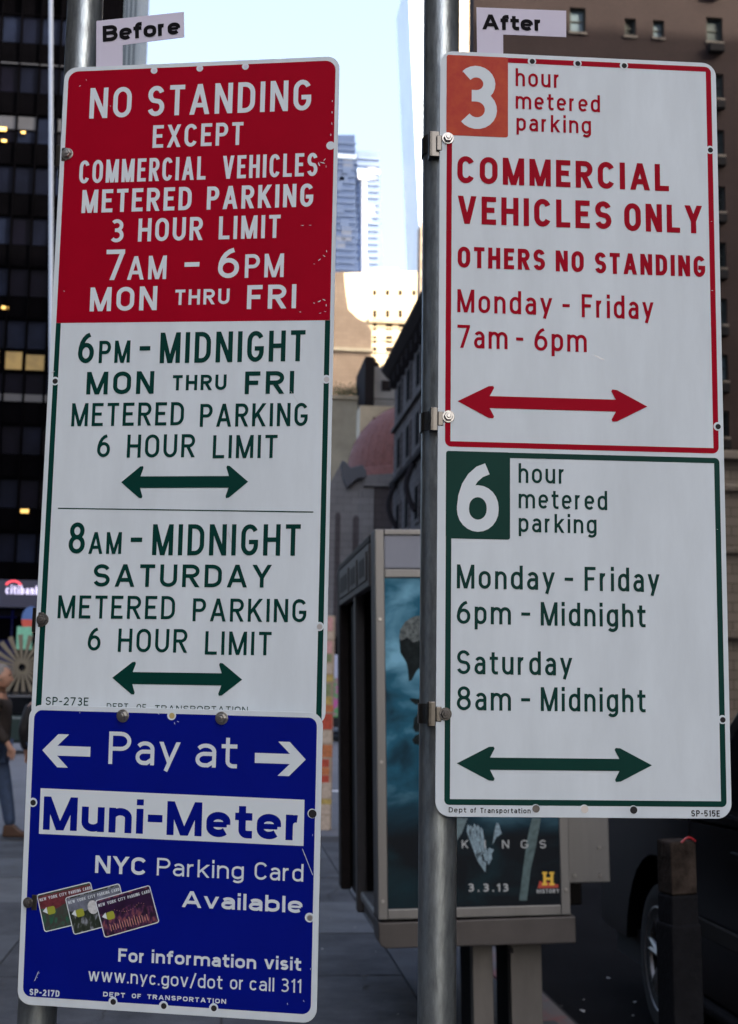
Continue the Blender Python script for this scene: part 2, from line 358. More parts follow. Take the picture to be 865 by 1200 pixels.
# ------------------------------------------------------------------ the three street signs
TEXT = {'L': [('w', 'h', 6.03, [('NO', 36.4, 91.8, 71.0, 41.2), ('STANDING', 113.2, 324.9, 71.0, 40.8)]), ('w', 'h', 4.57, [('EXCEPT', 121.7, 239.1, 113.7, 30.3)]), ('w', 'h', 4.5, [('COMMERCIAL', 27.1, 192.2, 158.0, 30.8), ('VEHICLES', 214.2, 335.1, 158.0, 30.4)]), ('w', 'h', 5.04, [('METERED', 32.4, 175.4, 197.5, 30.6), ('PARKING', 195.2, 330.6, 197.8, 30.2)]), ('w', 'h', 4.73, [('3', 71.2, 89.0, 237.4, 30.4), ('HOUR', 107.9, 191.1, 237.3, 30.3), ('LIMIT', 211.9, 290.1, 237.2, 30.0)]), ('w', 'h', 5.78, [('7', 67.9, 92.0, 286.6, 39.7), ('AM', 96.0, 146.4, 286.9, 30.6), ('-', 169.4, 188.5, 287.2, 39.4), ('6', 212.5, 239.1, 287.5, 39.3), ('PM', 246.7, 295.8, 287.8, 30.3)]), ('w', 'h', 5.47, [('MON', 49.3, 135.9, 326.9, 31.0), ('THRU', 159.2, 228.3, 320.9, 19.8), ('FRI', 250.6, 312.3, 328.0, 30.6)]), ('g', 'h', 5.7, [('6', 37.0, 57.5, 393.4, 39.6), ('PM', 64.1, 104.2, 393.7, 28.5), ('-', 116.2, 129.9, 394.1, 39.4), ('MIDNIGHT', 142.4, 325.2, 395.1, 39.1)]), ('g', 'h', 5.36, [('MON', 50.0, 136.4, 433.7, 28.8), ('THRU', 160.1, 228.1, 429.9, 19.4), ('FRI', 251.2, 312.4, 435.6, 28.4)]), ('g', 'h', 4.0, [('METERED', 32.7, 175.9, 473.8, 29.2), ('PARKING', 196.3, 330.3, 476.1, 28.8)]), ('g', 'h', 3.98, [('6', 67.5, 83.9, 513.0, 29.0), ('HOUR', 105.6, 191.3, 513.9, 28.9), ('LIMIT', 213.8, 293.9, 515.3, 28.6)]), ('g', 'h', 5.46, [('8', 36.9, 57.5, 632.8, 38.5), ('AM', 62.4, 103.9, 633.1, 26.8), ('-', 115.2, 129.6, 633.5, 38.3), ('MIDNIGHT', 142.5, 325.2, 634.6, 38.0)]), ('g', 'h', 4.66, [('SATURDAY', 70.2, 290.9, 673.2, 27.5)]), ('g', 'h', 3.83, [('METERED', 27.4, 173.8, 712.1, 28.0), ('PARKING', 195.9, 334.4, 714.2, 27.6)]), ('g', 'h', 3.81, [('6', 67.0, 83.0, 750.8, 28.3), ('HOUR', 104.9, 190.5, 752.0, 28.2), ('LIMIT', 212.5, 293.1, 753.9, 27.9)]), ('g', 'h', 1.33, [('SP-273E', 17.8, 71.3, 816.8, 9.7)]), ('g', 'h', 1.01, [('DEPT', 94.2, 120.7, 820.9, 7.6), ('OF', 131.2, 142.8, 821.3, 7.6), ('TRANSPORTATION', 153.8, 266.8, 822.2, 7.5)])], 'B': [('w', 't', 0.0, [('Pay', 102.0, 190.0, 67.0, 38.0), ('at', 208.8, 259.0, 67.2, 37.7)]), ('b', 'T', 0.0, [('Muni-Meter', 23.5, 337.5, 146.8, 39.0)]), ('w', 'T', 0.0, [('NYC', 90.5, 153.0, 194.2, 20.2)]), ('w', 't', 0.0, [('Parking', 166.1, 270.6, 193.6, 20.0), ('Card', 283.6, 341.1, 193.0, 19.8)]), ('w', 'T', 0.0, [('Available', 197.8, 340.9, 228.3, 18.4)]), ('w', 'T', 0.0, [('For', 122.7, 155.0, 294.3, 15.1), ('information', 163.3, 288.1, 293.6, 14.9), ('visit', 297.7, 340.9, 292.7, 14.8)]), ('w', 't', 0.0, [('www.nyc.gov/dot', 86.9, 248.8, 318.4, 15.5), ('or', 257.9, 274.1, 317.7, 15.3), ('call', 281.2, 309.9, 317.5, 15.3), ('311', 317.5, 341.5, 317.3, 15.2)]), ('w', 'h', 1.56, [('SP-217D', 15.2, 52.3, 338.6, 7.3)]), ('w', 'h', 1.25, [('DEPT', 105.9, 132.5, 334.8, 5.3), ('OF', 140.8, 151.7, 334.7, 5.3), ('TRANSPORTATION', 159.5, 253.8, 334.5, 5.3)])], 'R': [('w', 'h', 15.46, [('3', 22.3, 73.2, 103.5, 84.7)]), ('r', 'h', 3.23, [('hour', 97.4, 154.9, 43.6, 24.2)]), ('r', 'h', 3.22, [('metered', 97.4, 206.8, 74.0, 23.0)]), ('r', 'h', 3.2, [('parking', 98.4, 194.9, 103.4, 22.9)]), ('r', 'h', 6.8, [('COMMERCIAL', 22.7, 295.4, 175.9, 35.7)]), ('r', 'h', 6.78, [('VEHICLES', 23.5, 220.2, 229.2, 36.5), ('ONLY', 236.7, 337.7, 230.5, 36.7)]), ('r', 'h', 5.31, [('OTHERS', 23.7, 134.6, 286.4, 27.2), ('NO', 148.2, 184.1, 287.0, 27.3), ('STANDING', 198.3, 340.5, 287.6, 27.4)]), ('r', 'h', 3.98, [('Monday', 23.5, 143.6, 344.2, 29.7), ('-', 156.6, 165.8, 344.9, 29.8), ('Friday', 181.0, 273.0, 345.4, 29.9)]), ('r', 'h', 3.94, [('7am', 23.7, 86.9, 389.7, 29.5), ('-', 97.6, 106.7, 389.9, 29.5), ('6pm', 120.7, 187.1, 390.2, 29.6)]), ('w', 'h', 14.8, [('6', 24.3, 75.8, 619.7, 86.1)]), ('g', 'h', 3.2, [('hour', 100.6, 158.6, 557.8, 24.5)]), ('g', 'h', 3.18, [('metered', 100.6, 211.1, 589.3, 23.9)]), ('g', 'h', 3.17, [('parking', 100.6, 197.5, 618.8, 23.2)]), ('g', 'h', 3.88, [('Monday', 24.6, 145.2, 689.4, 29.2), ('-', 157.3, 167.8, 689.4, 29.3), ('Friday', 182.1, 275.5, 689.4, 29.4)]), ('g', 'h', 3.85, [('6pm', 24.8, 91.0, 732.4, 28.4), ('-', 103.6, 114.6, 732.5, 28.5), ('Midnight', 127.6, 257.3, 732.8, 28.6)]), ('g', 'h', 3.79, [('Saturday', 25.1, 166.1, 792.8, 28.7)]), ('g', 'h', 3.78, [('8am', 25.3, 91.0, 835.9, 28.5), ('-', 103.4, 114.3, 835.8, 28.5), ('Midnight', 127.3, 255.9, 835.7, 28.6)]), ('k', 'h', 1.0, [('Dept', 16.2, 37.1, 956.3, 6.0), ('of', 42.2, 48.9, 956.4, 6.0), ('Transportation', 54.0, 114.5, 956.7, 6.0)]), ('k', 'h', 1.31, [('SP-515E', 310.0, 345.1, 959.0, 7.5)])]}
POSE = {'L': ((-0.22489, 1.71278, 2.38923), (0.97306, -0.23052, 0.00211), (0.00157, 0.01576, 0.99987), .8360),
        'B': ((-0.22625, 1.69573, 1.57296), (0.96387, -0.26628, -0.00655), (-0.00254, -0.0338, 0.99943), .3501),
        'R': ((0.25526, 1.6395, 2.4109), (0.99933, -0.03651, 0.00354), (-0.00335, 0.00523, 0.99998), .9615)}
def pose(k):
    o, x, z, h = POSE[k]; x = Vector(x).normalized(); z = Vector(z); z = (z - x*z.dot(x)).normalized(); y = z.cross(x)
    return Matrix.Translation(o) @ Matrix((x, y, z)).transposed().to_4x4(), h
INK = {'w': 'white_print', 'r': 'red', 'g': 'green', 'b': 'blue', 'k': 'black_print'}
WD = .36
def fill(mb, poly, yo): return mb.add([(a/1000, yo, -b/1000) for a, b in poly], [tuple(range(len(poly)))])
def ringpoly(mb, outer, inner, yo):
    n = len(outer); return mb.add([(a, yo, b) for a, b in outer] + [(a, yo, b) for a, b in inner], [(i, (i+1) % n, (i+1) % n + n, i + n) for i in range(n)])
def plate(root, H, r=.016):
    mb = MB(); mb.prism(rrect(0, WD, -H, 0, r, 8), 0, .002)
    return mb.build('plate', ['white'], root, bevel=.0005)
def lettering(root, k):
    for col, st, sw, words in TEXT[k]:
        hm = max(w_[4] for w_ in words)/1000
        for t, x0, x1, y, h in words:
            x0 /= 1000; x1 /= 1000; y = -y/1000; h /= 1000; mb = MB()
            if st == 'h': word(mb, t, x0, x1, y, h, sw/1000*(1 if h > hm*.85 else (h/hm)**.9), -.0005, xh=.745)
            elif st == 'T': word(mb, t, x0, x1, y, h, h*(.22 if t == 'Muni-Meter' else .195), -.0005, xh=.74, sp=.10)
            else: word(mb, t, x0, x1, y, h, h*.125, -.0005, xh=.73, sp=.13)
            mb.build('lettering', INK[col], root)
def bolt(root, x, z, m='bolt', r=.0062, name='bolt'):
    mb = MB(); mb.cyl((x/1000, -.0002, -z/1000), (x/1000, -.0016, -z/1000), r*1.25, n=20)
    mb.cyl((x/1000, -.0016, -z/1000), (x/1000, -.0062, -z/1000), r*.98, r*.86, n=6)
    mb.cyl((x/1000, -.0062, -z/1000), (x/1000, -.0075, -z/1000), r*.5, r*.4, n=12)
    return mb.build(name, m, root, bevel=.0004)
def hole(root, x, z, ring='white_print', m='hole', r=.0034, rr=.0054):
    mb = MB(); mb.cyl((x/1000, -.0002, -z/1000), (x/1000, -.00062, -z/1000), rr, n=20)
    o = mb.build('hole_rim', ring, root)
    MB().cyl((x/1000 + .0004, -.0004, -z/1000 - .0003), (x/1000 + .0004, -.00075, -z/1000 - .0003), r, n=18).build('bolt_hole', m, root)
def bracket(root, z, x0=-.030, x1=.016, h=.034):
    """band clamp behind the plate reaching round the pole"""
    mb = MB(); z = -z/1000
    mb.box(x0, x1 - .004, .0025, .0055, z - h/2, z + h/2)
    mb.box(x0, x0 + .005, .0025, .018, z - h/2, z + h/2)
    mb.box(x0 + .009, x0 + .016, -.001, .0025, z - h*.3, z + h*.3)
    return mb.build('bracket', 'strap', root, bevel=.001)
def arrow(root, xl, xr, y, hh, sh, head, m, yo=-.0005):
    """two-headed arrow with swept barbs (mm)"""
    mb = MB(); b = head
    P = [(xl, y), (xl + b*.9, y - hh*.98), (xl + b*1.03, y - hh), (xl + b*1.06, y - hh*.88), (xl + b*.93, y - sh)]
    P += [(xr - (p[0] - xl), p[1]) for p in reversed(P[1:])] + [(xr, y)]
    low = [(p[0], 2*y - p[1]) for p in P[1:-1]][::-1]
    fill(mb, P + low, yo); return mb.build('arrow', m, root)
def chips(root, pts, m='white_print'):
    mb = MB()
    for (x, z, s, a) in pts:
        n = random.randint(5, 7); poly = []
        for i in range(n):
            t = 2*math.pi*i/n; q = s*random.uniform(.5, 1.2); ex = q*math.cos(t)*2.2; ey = q*math.sin(t)*.55
            poly.append((x + ex*math.cos(a) - ey*math.sin(a), z + ex*math.sin(a) + ey*math.cos(a)))
        fill(mb, poly, -.00056)
    o = mb.build('paint_chips', m, root); o['kind'] = 'stuff'

# -- left red and white sign
mw, H = pose('L'); L = thing('parking_sign', 'tall sign, red upper field, green text below, on the left pole above the blue sign', 'sign', mw=mw)
plate(L, H)
mb = MB(); t = rrect(.0060, WD-.0048, -.3425, -.0058, .013, 6)
top = [p for p in t if p[1] > -.2]
fill(mb, [(x*1000, -z*1000) for x, z in top] + [(6.5, 341), (355.2, 344)], -.0002); mb.build('red_field', 'red', L)
mb = MB(); fill(mb, [(6.3, 341.2), (12.6, 341.2), (12.6, 826), (5.6, 826)], -.0002); mb.build('border_stripe', 'green', L)
mb = MB(); fill(mb, [(349, 344.1), (355.4, 344.2), (355.4, 829), (348.9, 829)], -.0002); mb.build('border_stripe', 'green', L)
mb = MB(); fill(mb, [(21, 576), (340, 581), (340, 582.4), (21, 577.4)], -.0004); mb.build('divider_line', 'green', L)
arrow(L, 100, 259, 544.5, 20, 7.2, 26, 'green'); arrow(L, 99.5, 259, 783, 19.5, 7.2, 27, 'green')
lettering(L, 'L')
for x, z in ((119.7, 9.2), (179.7, 8.9), (239.2, 9.0)): hole(L, x, z, 'white_print', 'paper', .0022, .0044)
bolt(L, 9.8, 117.8); bolt(L, 8.8, 714, 'rust_bolt')
hole(L, 351, 118.8, 'white_print', 'white_print'); hole(L, 8.8, 415.9); hole(L, 352.1, 418.3, 'white_print', 'alu_edge'); hole(L, 350.4, 719, 'white_print', 'alu_edge')
bracket(L, 118, -.007, .016, .030); bracket(L, 714, -.006, .016, .030)
chips(L, [(341, 141, 1.6, .3), (337, 143, 1.8, 1.2), (344, 137, 1.2, 2.2), (333, 146, 1.0, .5), (346, 146, .9, 1.5), (328, 222, .9, .1), (318, 222, 1.1, 0), (346, 262, .9, .7), (340, 267, 1.2, 2.4),
          (334, 272, .7, .2), (349, 256, .8, 1.4), (352, 75, 1.2, 1.5), (352, 90, 1.0, 1.4), (351, 105, .9, 1.6), (347, 318, 1.1, .4), (341, 320, 1.4, 2.7), (335, 322, .8, .3), (350, 325, .8, 1.5), (349, 333, .9, .2),
          (22, 26, .9, -.6), (30, 18, .6, 1.3), (15, 300, .6, 1), (64, 55, .5, .4), (343, 335, .8, 2.9), (318, 333, .7, .2), (352, 60, .8, 1.6)])
mb = MB(); fill(mb, [(308, 432), (309, 433), (318, 447), (317, 446)], -.00056); fill(mb, [(236, 606), (236.6, 606), (241, 619), (240.2, 619)], -.00056)
fill(mb, [(4, 405), (8, 403), (8, 403.8), (4, 406)], -.00056); mb.build('scratch', 'alu_edge', L)

# -- blue meter sign (overlaps the first one's foot)
mw, H = pose('B'); mw = mw @ Matrix.Translation((0, -.0045, 0)); B = thing('meter_sign', 'blue sign with white arrows and three printed parking cards, lowest on the left pole', 'sign', mw=mw)
plate(B, H)
mb = MB(); t = rrect(.0068, WD-.0068, -.3405, -.0062, .010, 6); fill(mb, [(x*1000, -z*1000) for x, z in t], -.0002); mb.build('blue_field', 'blue', B)
mb = MB(); fill(mb, [(18.7, 98.4), (340.5, 100.3), (340.5, 152.7), (18.9, 151.9)], -.0004); mb.build('white_band', 'white_print', B)
def chevarrow(x0, x1, y, s):
    P = [(x0, y), (x0 + s*19.5, y-19.6), (x0 + s*33, y-19.6), (x0 + s*18.8, y-5.8), (x1, y-5.8), (x1, y+5.8), (x0 + s*18.8, y+5.8), (x0 + s*33, y+19.6), (x0 + s*19.5, y+19.6)]
    mb = MB(); z = -.0005
    mb.add([(a/1000, z, -b/1000) for a, b in P], [(0, 1, 2, 3), (0, 3, 6), (0, 6, 7, 8), (3, 4, 5, 6)]); mb.build('arrow', 'white_print', B)
chevarrow(18.9, 79.2, 53.6, 1); chevarrow(340.9, 280.3, 54.4, -1)
lettering(B, 'B')
bolt(B, 118, 10.1); bolt(B, 239.2, 9.6); bolt(B, 8.9, 232.4, 'rust_bolt', .005)
hole(B, 178.1, 8.2, 'white_print', mat('yellowed plug', (.45, .36, .15), .6)); hole(B, 9.7, 115.4); hole(B, 349.9, 115.5, r=.0048); hole(B, 349.5, 232.8, 'white_print', 'alu_edge')
for x, z in ((118.1, 340), (179.3, 341), (239.2, 340)): hole(B, x, z)
bracket(B, 232, .004, .020, .030)
chips(B, [(182, 17, .8, 1.2), (186, 15, .7, .4), (162, 6.5, .7, .6), (26, 313, .5, 2.0), (24, 318, .5, 2.0), (326, 330, .6, 1.5), (345, 326, .7, 1.1), (351, 140, .5, 1.5), (352, 290, .6, 1.6), (64, 8, .5, 0)])
mb = MB(); fill(mb, [(339, 156), (339.7, 156), (352.5, 185), (351.8, 185)], -.0006); fill(mb, [(25, 311), (25.6, 311), (21.2, 322), (20.6, 322)], -.0006); mb.build('scratch', 'white_print', B)
# printed parking cards: flat print, generic scenes
def cardmat(name, base, c2, c3, sc):
    m = mat(name, base, .4); t = m.node_tree; b = t.nodes['Principled BSDF']
    tc = t.nodes.new('ShaderNodeTexCoord'); n = t.nodes.new('ShaderNodeTexNoise'); n.inputs['Scale'].default_value = sc; n.inputs['Detail'].default_value = 5
    mp = t.nodes.new('ShaderNodeMapping'); mp.inputs['Scale'].default_value = (2.2, 1, 1); t.links.new(tc.outputs['Object'], mp.inputs[0]); t.links.new(mp.outputs[0], n.inputs['Vector'])
    r = t.nodes.new('ShaderNodeValToRGB'); e = r.color_ramp.elements; e[0].position = .38; e[0].color = (*base, 1); e[1].position = .66; e[1].color = (*c3, 1)
    k = e.new(.52); k.color = (*c2, 1); t.links.new(n.outputs['Fac'], r.inputs[0]); t.links.new(r.outputs[0], b.inputs['Base Color']); return m
CM = [cardmat('card print red green', (.02, .10, .06), (.05, .04, .04), (.03, .12, .08), 70), cardmat('card print park', (.01, .02, .012), (.03, .04, .03), (.25, .28, .33), 90), cardmat('card print bridge', (.008, .004, .016), (.05, .012, .06), (.22, .07, .08), 120)]
SKYM = [mat('card sky pink', (.13, .025, .035), .4, var=.6, vscale=80), mat('card sky grey', (.13, .15, .20), .4, var=.6, vscale=60), mat('card sky violet', (.02, .004, .035), .4, var=.4, vscale=60)]
CARDS = [((18.8, 223.0), (85.5, 204.5)), ((54.4, 224.5), (121.0, 204.5)), ((91.7, 226.0), (158.0, 204.8))]
M['chip_gold'] = mat('card chip', (.30, .34, .04), .4)
for i, (a, b) in enumerate(CARDS):
    a = Vector(a); b = Vector(b); u = (b-a).normalized(); w_ = Vector((-u.y, u.x)); cw = (b-a).length; ch = 44.5; y0 = -.0003 - i*.00025
    T = lambda p: (a + u*p[0] + w_*p[1])
    rp = lambda d, x0=0, x1=None, z0=0, z1=None, r=3.2: [tuple(T(p)) for p in rrect(x0+d, (x1 or cw)-d, z0+d, (z1 or ch)-d, max(.4, r-d))]
    mb = MB(); fill(mb, rp(0), y0); co = mb.build('printed_card', 'white_print', B)
    mb = MB(); fill(mb, rp(1.1), y0-.00005); mb.build('card_picture', CM[i], co)
    mb = MB(); fill(mb, [tuple(T(p)) for p in ((1.3, 3), (cw-1.3, 3), (cw-1.3, 19 + 3*i), (cw*.6, 15), (cw*.3, 21), (1.3, 17))], y0-.00008); mb.build('card_sky', SKYM[i], co)
    mb = MB(); fill(mb, [tuple(T(p)) for p in rrect(9, 19, 17, 26, 2.5)], y0-.00012)
    mb.build('card_chip', 'chip_gold', co); mb = MB(); fill(mb, [tuple(T(p)) for p in ((3.5, 20.5), (9, 16.5), (9, 24.5))], y0-.00012); mb.build('card_arrow', 'white_print', co)
    # heading follows the card's tilt
    mb = MB(); word(mb, 'NEW', 0, .0085, 0, .0036, .0007, 0); word(mb, 'YORK', .0112, .0225, 0, .0036, .0007, 0); word(mb, 'CITY', .0252, .0345, 0, .0036, .0007, 0); word(mb, 'PARKING', .0372, .0505, 0, .0036, .0007, 0) if False else word(mb, 'PARKING', .0372, .0525, 0, .0036, .0007, 0); word(mb, 'CARD', .0552, .065, 0, .0036, .0007, 0)
    ang = math.atan2(-(b-a).y, (b-a).x); q = T((2.6, 8.6)); mb.v = [(q.x/1000 + (x*math.cos(ang) - z*math.sin(ang)), y0 - .00015, -q.y/1000 + (x*math.sin(ang) + z*math.cos(ang))) for x, y, z in mb.v]
    mb.build('lettering', 'white_print', co)
    if i == 2:
        M['lights'] = mat('printed lights', (.5, .25, .20), .4); mb = MB()
        for k in range(16):
            x = 10 + k*3.1; hh = random.uniform(2, 8); fill(mb, [tuple(T(p)) for p in ((x, 36-hh), (x+.9, 36-hh), (x+.9, 37+hh*.4), (x, 37+hh*.4))], y0-.00012)
        for k in range(14):
            x = 20 + k*2.8; z = 16 + 5.5*abs(math.sin(k*.28)) ; fill(mb, [tuple(T(p)) for p in rrect(x, x+.8, z, z+.8, .3, 2)], y0-.00012)
        mb.build('card_lights', 'lights', co)
    if i == 1:
        mb = MB(); fill(mb, [(c[0], c[1]) for c in [tuple(T((31 + 6.5*math.cos(t*.35), 19 + 8*math.sin(t*.35)))) for t in range(18)]], y0-.0001); mb.build('card_globe', mat('printed globe', (.55, .58, .6), .4, var=.3, vscale=200), co)

# -- right sign
mw, H = pose('R'); RS = thing('parking_sign', 'tall white sign with red panel 3 over green panel 6, on the right pole', 'sign', mw=mw)
plate(RS, H, .018)
def frame_border(x0, x1, z0, z1, w, r, m):
    mb = MB(); o = rrect(x0, x1, -z1, -z0, r, 5); i = rrect(x0+w, x1-w, -z1+w, -z0-w, .3, 5)
    ringpoly(mb, [(a/1000, b/1000) for a, b in o], [(a/1000, b/1000) for a, b in i], -.0002); return mb.build('border_stripe', m, RS)
frame_border(9.0, 353.3, 5.6, 514.8, 6.8, 8, 'red'); frame_border(10.8, 353.8, 520.4, 947.6, 6.8, 6, 'green')
mb = MB(); fill(mb, [(x, z) for x, z in rrect(8.3, 87.5, 5.4, 113, 3)], -.0003); mb.build('number_panel', 'red_glare', RS)
mb = MB(); fill(mb, [(x, z) for x, z in rrect(10.6, 90, 520.2, 628.6, 3)], -.0003); mb.build('number_panel', 'green', RS)
arrow(RS, 24.5, 263.2, 457.5, 20.5, 7.6, 43, 'red'); arrow(RS, 25.6, 262.8, 898.8, 20.2, 7.2, 43, 'green')
lettering(RS, 'R')
bolt(RS, 10.4, 117.6); bolt(RS, 13, 477.3, 'bolt'); bolt(RS, 11.4, 840.7, 'rust_bolt')
for x, z in ((118.5, 9), (177.9, 9.1), (238.7, 9.1), (350, 118.3), (352.5, 480.3), (350.7, 843.2)): hole(RS, x, z)
for x, z, m in ((120.7, 951, 'rust_bolt'), (179.6, 951, 'alu_edge'), (239.2, 951.6, 'hole')): hole(RS, x, z, 'white', m, .0045, .0052)
bracket(RS, 124, -.013, .018, .034); bracket(RS, 480, -.009, .018, .030); bracket(RS, 841, -.009, .018, .030)
chips(RS, [(331, 60, .5, 0), (350, 214, .6, .3), (345, 236, .5, 1.2), (349, 305, .7, .1), (29, 28, .5, .6), (349, 610, .5, .4)])
mb = MB(); fill(mb, [(196, 394), (196.3, 393.6), (209, 399.4), (208.6, 400)], -.0005); mb.build('scratch', 'alu_edge', RS)

# ------------------------------------------------------------------ poles
def pole(label, px0, py0, px1, py1, dist, rad, rz):
    a = at(px0, py0, dist); root = thing('sign_pole', label, 'pole', (a.x, a.y, 0))
    b = at(px1, py1, dist); k = (b.x - a.x)/(b.z - a.z)
    base = Vector((-k*a.z, 0, 0)); top = Vector((k*(3.6 - a.z), 0, 3.6))
    MB().cyl(base, top, rad, n=48, caps=True).build('tube', 'galv', root, smooth=True)
    mb = MB(); mb.cyl(base, base + Vector((0, 0, .05)), rad*2.1, rad*1.9, n=8); mb.build('base_collar', 'galv', root, bevel=.004)
    return root, a, k
PL, pa, pk = pole('galvanised pole carrying the red and blue signs, left of the pair', 43.5, 1195, 100.3, 0, 1.757, .0235, 0)
PR, pb, pc = pole('galvanised pole carrying the white signs, right of the pair', 512, 1195, 517.5, 0, 1.672, .0232, 0)
# straps that wrap the poles where the brackets sit
for root, a, k, zs in ((PL, pa, pk, (2.27, 1.675, 1.34)), (PR, pb, pc, (2.293, 1.931, 1.57))):
    for z in zs:
        x = k*(z - a.z); mb = MB(); mb.lathe([(.0236, -.012), (.0252, -.012), (.0252, .012), (.0236, .012)], (x, 0, z), n=40); mb.build('strap_band', 'strap', root, smooth=True)

# ------------------------------------------------------------------ paper tags
def paper(mwk, poly, txt, x0, z0, x1, z1, cap, label, name='paper_tag'):
    mw, h = pose(mwk); root = thing(name, label, 'paper tag', mw=mw @ Matrix.Translation((0, .0035, 0)))
    mb = MB(); mb.prism([(x/1000, -z/1000) for x, z in poly], 0, .0005); mb.build('paper', 'paper', root)
    mb = MB(); L_ = (x1-x0)/1000; word(mb, txt, 0, L_, 0, cap/1000, cap*.235/1000, 0, xh=.75, sp=.07)
    a = math.atan2(-(z1-z0), x1-x0); mb.v = [(x0/1000 + x*math.cos(a) - z*math.sin(a), -.0006 + y, -z0/1000 + x*math.sin(a) + z*math.cos(a)) for x, y, z in mb.v]
    mb.build('lettering', 'black_print', root)
paper('L', [(38.4, -64.7), (154.9, -71.6), (156.7, -36.4), (75.2, -29.9), (76.6, 12), (41.5, 12)], 'Before', 48.6, -35.0, 151.6, -41.2, 22, 'pale paper tag reading Before, tucked behind the top of the left sign')
paper('R', [(47, -63), (164.4, -64.3), (164.2, -28.1), (81.9, -27.5), (81.9, 12), (48.3, 12)], 'After', 54.8, -33.1, 133, -34.7, 20.5, 'pale paper tag reading After, tucked behind the top of the right sign')

# ------------------------------------------------------------------ ground
def sheet(name, x0, x1, y0, y1, z, m, parent=None):
    o = MB().add([(x0, y0, z), (x1, y0, z), (x1, y1, z), (x0, y1, z)], [(0, 1, 2, 3)]).build(name, m, parent); return o
g = sheet('ground', -1500, 1500, -1500, 1500, -.16, 'asphalt_far'); tag(g, kind='structure')
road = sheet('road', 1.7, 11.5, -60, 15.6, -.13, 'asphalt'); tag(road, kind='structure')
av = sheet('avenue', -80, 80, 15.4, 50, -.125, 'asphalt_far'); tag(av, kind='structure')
sw = boxpart('sidewalk', 'joint', None, -5.2, 1.58, -12, 15.2, -.14, -.018); tag(sw, kind='structure')
sw2 = boxpart('far_sidewalk', 'conc', None, 11.6, 16, -60, 15.2, -.14, 0); tag(sw2, kind='structure')
sw3 = boxpart('far_sidewalk', 'conc', None, -80, 6, 50, 54, -.14, 0); tag(sw3, kind='structure')
kb = boxpart('kerb', 'joint', None, 1.58, 1.80, -12, 15.2, -.14, -.02); tag(kb, kind='structure')
slab_mesh = {}
edges = [-5.2, -3.83, -2.5, -1.2, .055, 1.07, 1.58]
ys = [-1.3 + 1.31*i for i in range(13)]
for i in range(len(edges)-1):
    for j in range(len(ys)-1):
        x0, x1, y0, y1 = edges[i]+.006, edges[i+1]-.006, ys[j]+.006, ys[j+1]-.006
        m = random.choice(['conc', 'conc', 'conc', 'conc2', 'conc3']) if not (y0 > 7.9 and y0 < 10) else random.choice(['conc2', 'conc3', 'conc'])
        if y0 < 7.9: m = 'conc2' if i in (3, 4) else 'conc'
        key = (i, m)
        if key not in slab_mesh: slab_mesh[key] = MB().box(0, x1-x0, 0, y1-y0, -.05, 0).mesh('slab', m)
        o = inst('slab', slab_mesh[key], sw, (x0, y0, random.uniform(-.003, .003))); o.rotation_euler = (R(random.uniform(-.12, .12)), R(random.uniform(-.12, .12)), 0)
for j in range(10):
    y0 = .5 + j*1.5; me_k = 'kerb_red' if j in (3, 4, 5) else 'kerb'
    key = ('k', me_k)
    if key not in slab_mesh:
        slab_mesh[key] = MB().prism([(1.588, -.14), (1.588, 0), (1.755, 0), (1.772, -.012), (1.785, -.14)], 0, 1.49, 'xz').mesh('kerbstone', me_k)
    inst('kerbstone', slab_mesh[key], kb, (0, y0, random.uniform(-.004, .003)))
mb = MB(); random.seed(3)
for _ in range(150):
    x = random.uniform(-2.5, 1.5); y = random.uniform(5, 14); r = random.uniform(.008, .026); mb.add([(x + r*random.uniform(.7, 1.1)*math.cos(k*.785), y + r*random.uniform(.7, 1.1)*math.sin(k*.785), .0048) for k in range(8)], [tuple(range(8))])
o = mb.build('gum_spots', mat('old gum', (.045, .045, .048), .9)); tag(o, 'dark flattened gum spots dotted over the sidewalk slabs', 'gum', kind='stuff')
mb = MB()
for (x, y, a) in ((.75, 6.4, 1.2), (-.3, 9.2, .2), (.2, 8.2, 2.0), (.9, 10.5, 1.7), (1.3, 6.9, .4), (-1.1, 7.2, .9)):
    for k in range(26):
        nx_ = x + .05*math.cos(a); ny_ = y + .05*math.sin(a); q = .0025; mb.add([(x - q*math.sin(a), y + q*math.cos(a), .0045), (x + q*math.sin(a), y - q*math.cos(a), .0045), (nx_ + q*math.sin(a), ny_ - q*math.cos(a), .0045), (nx_ - q*math.sin(a), ny_ + q*math.cos(a), .0045)], [(0, 1, 2, 3)]); x, y = nx_, ny_; a += random.uniform(-.5, .5); a = a if x < 1.4 else 2.2
o = mb.build('cracks', 'joint'); tag(o, 'thin wandering cracks across the sidewalk slabs', 'cracks', kind='stuff')
# litter in the gutter, cracks, crosswalk bars
mb = MB()
for _ in range(70):
    x = random.uniform(1.82, 2.6); y = random.uniform(3.5, 13); s = random.uniform(.006, .022); a = random.uniform(0, 6)
    mb.add([(x + s*math.cos(a + k*1.57)*random.uniform(.5, 1.2), y + s*math.sin(a + k*1.57), -.122 + random.uniform(0, .01)) for k in range(4)], [(0, 1, 2, 3)])
for _ in range(40):
    x = random.uniform(-1, 1.5); y = random.uniform(5, 14); s = random.uniform(.004, .014); a = random.uniform(0, 6)
    mb.add([(x + s*math.cos(a + k*1.57)*random.uniform(.5, 1.2), y + s*math.sin(a + k*1.57), .006 + random.uniform(0, .006)) for k in range(4)], [(0, 1, 2, 3)])
o = mb.build('litter', mat('litter', (.45, .45, .43), .8)); tag(o, 'scattered pale scraps of litter along the gutter and sidewalk', 'litter', kind='stuff')
for j in range(8): sheet('lane_mark', -30 + j*9, -27 + j*9, 27, 27.15, -.121, 'paint', av)
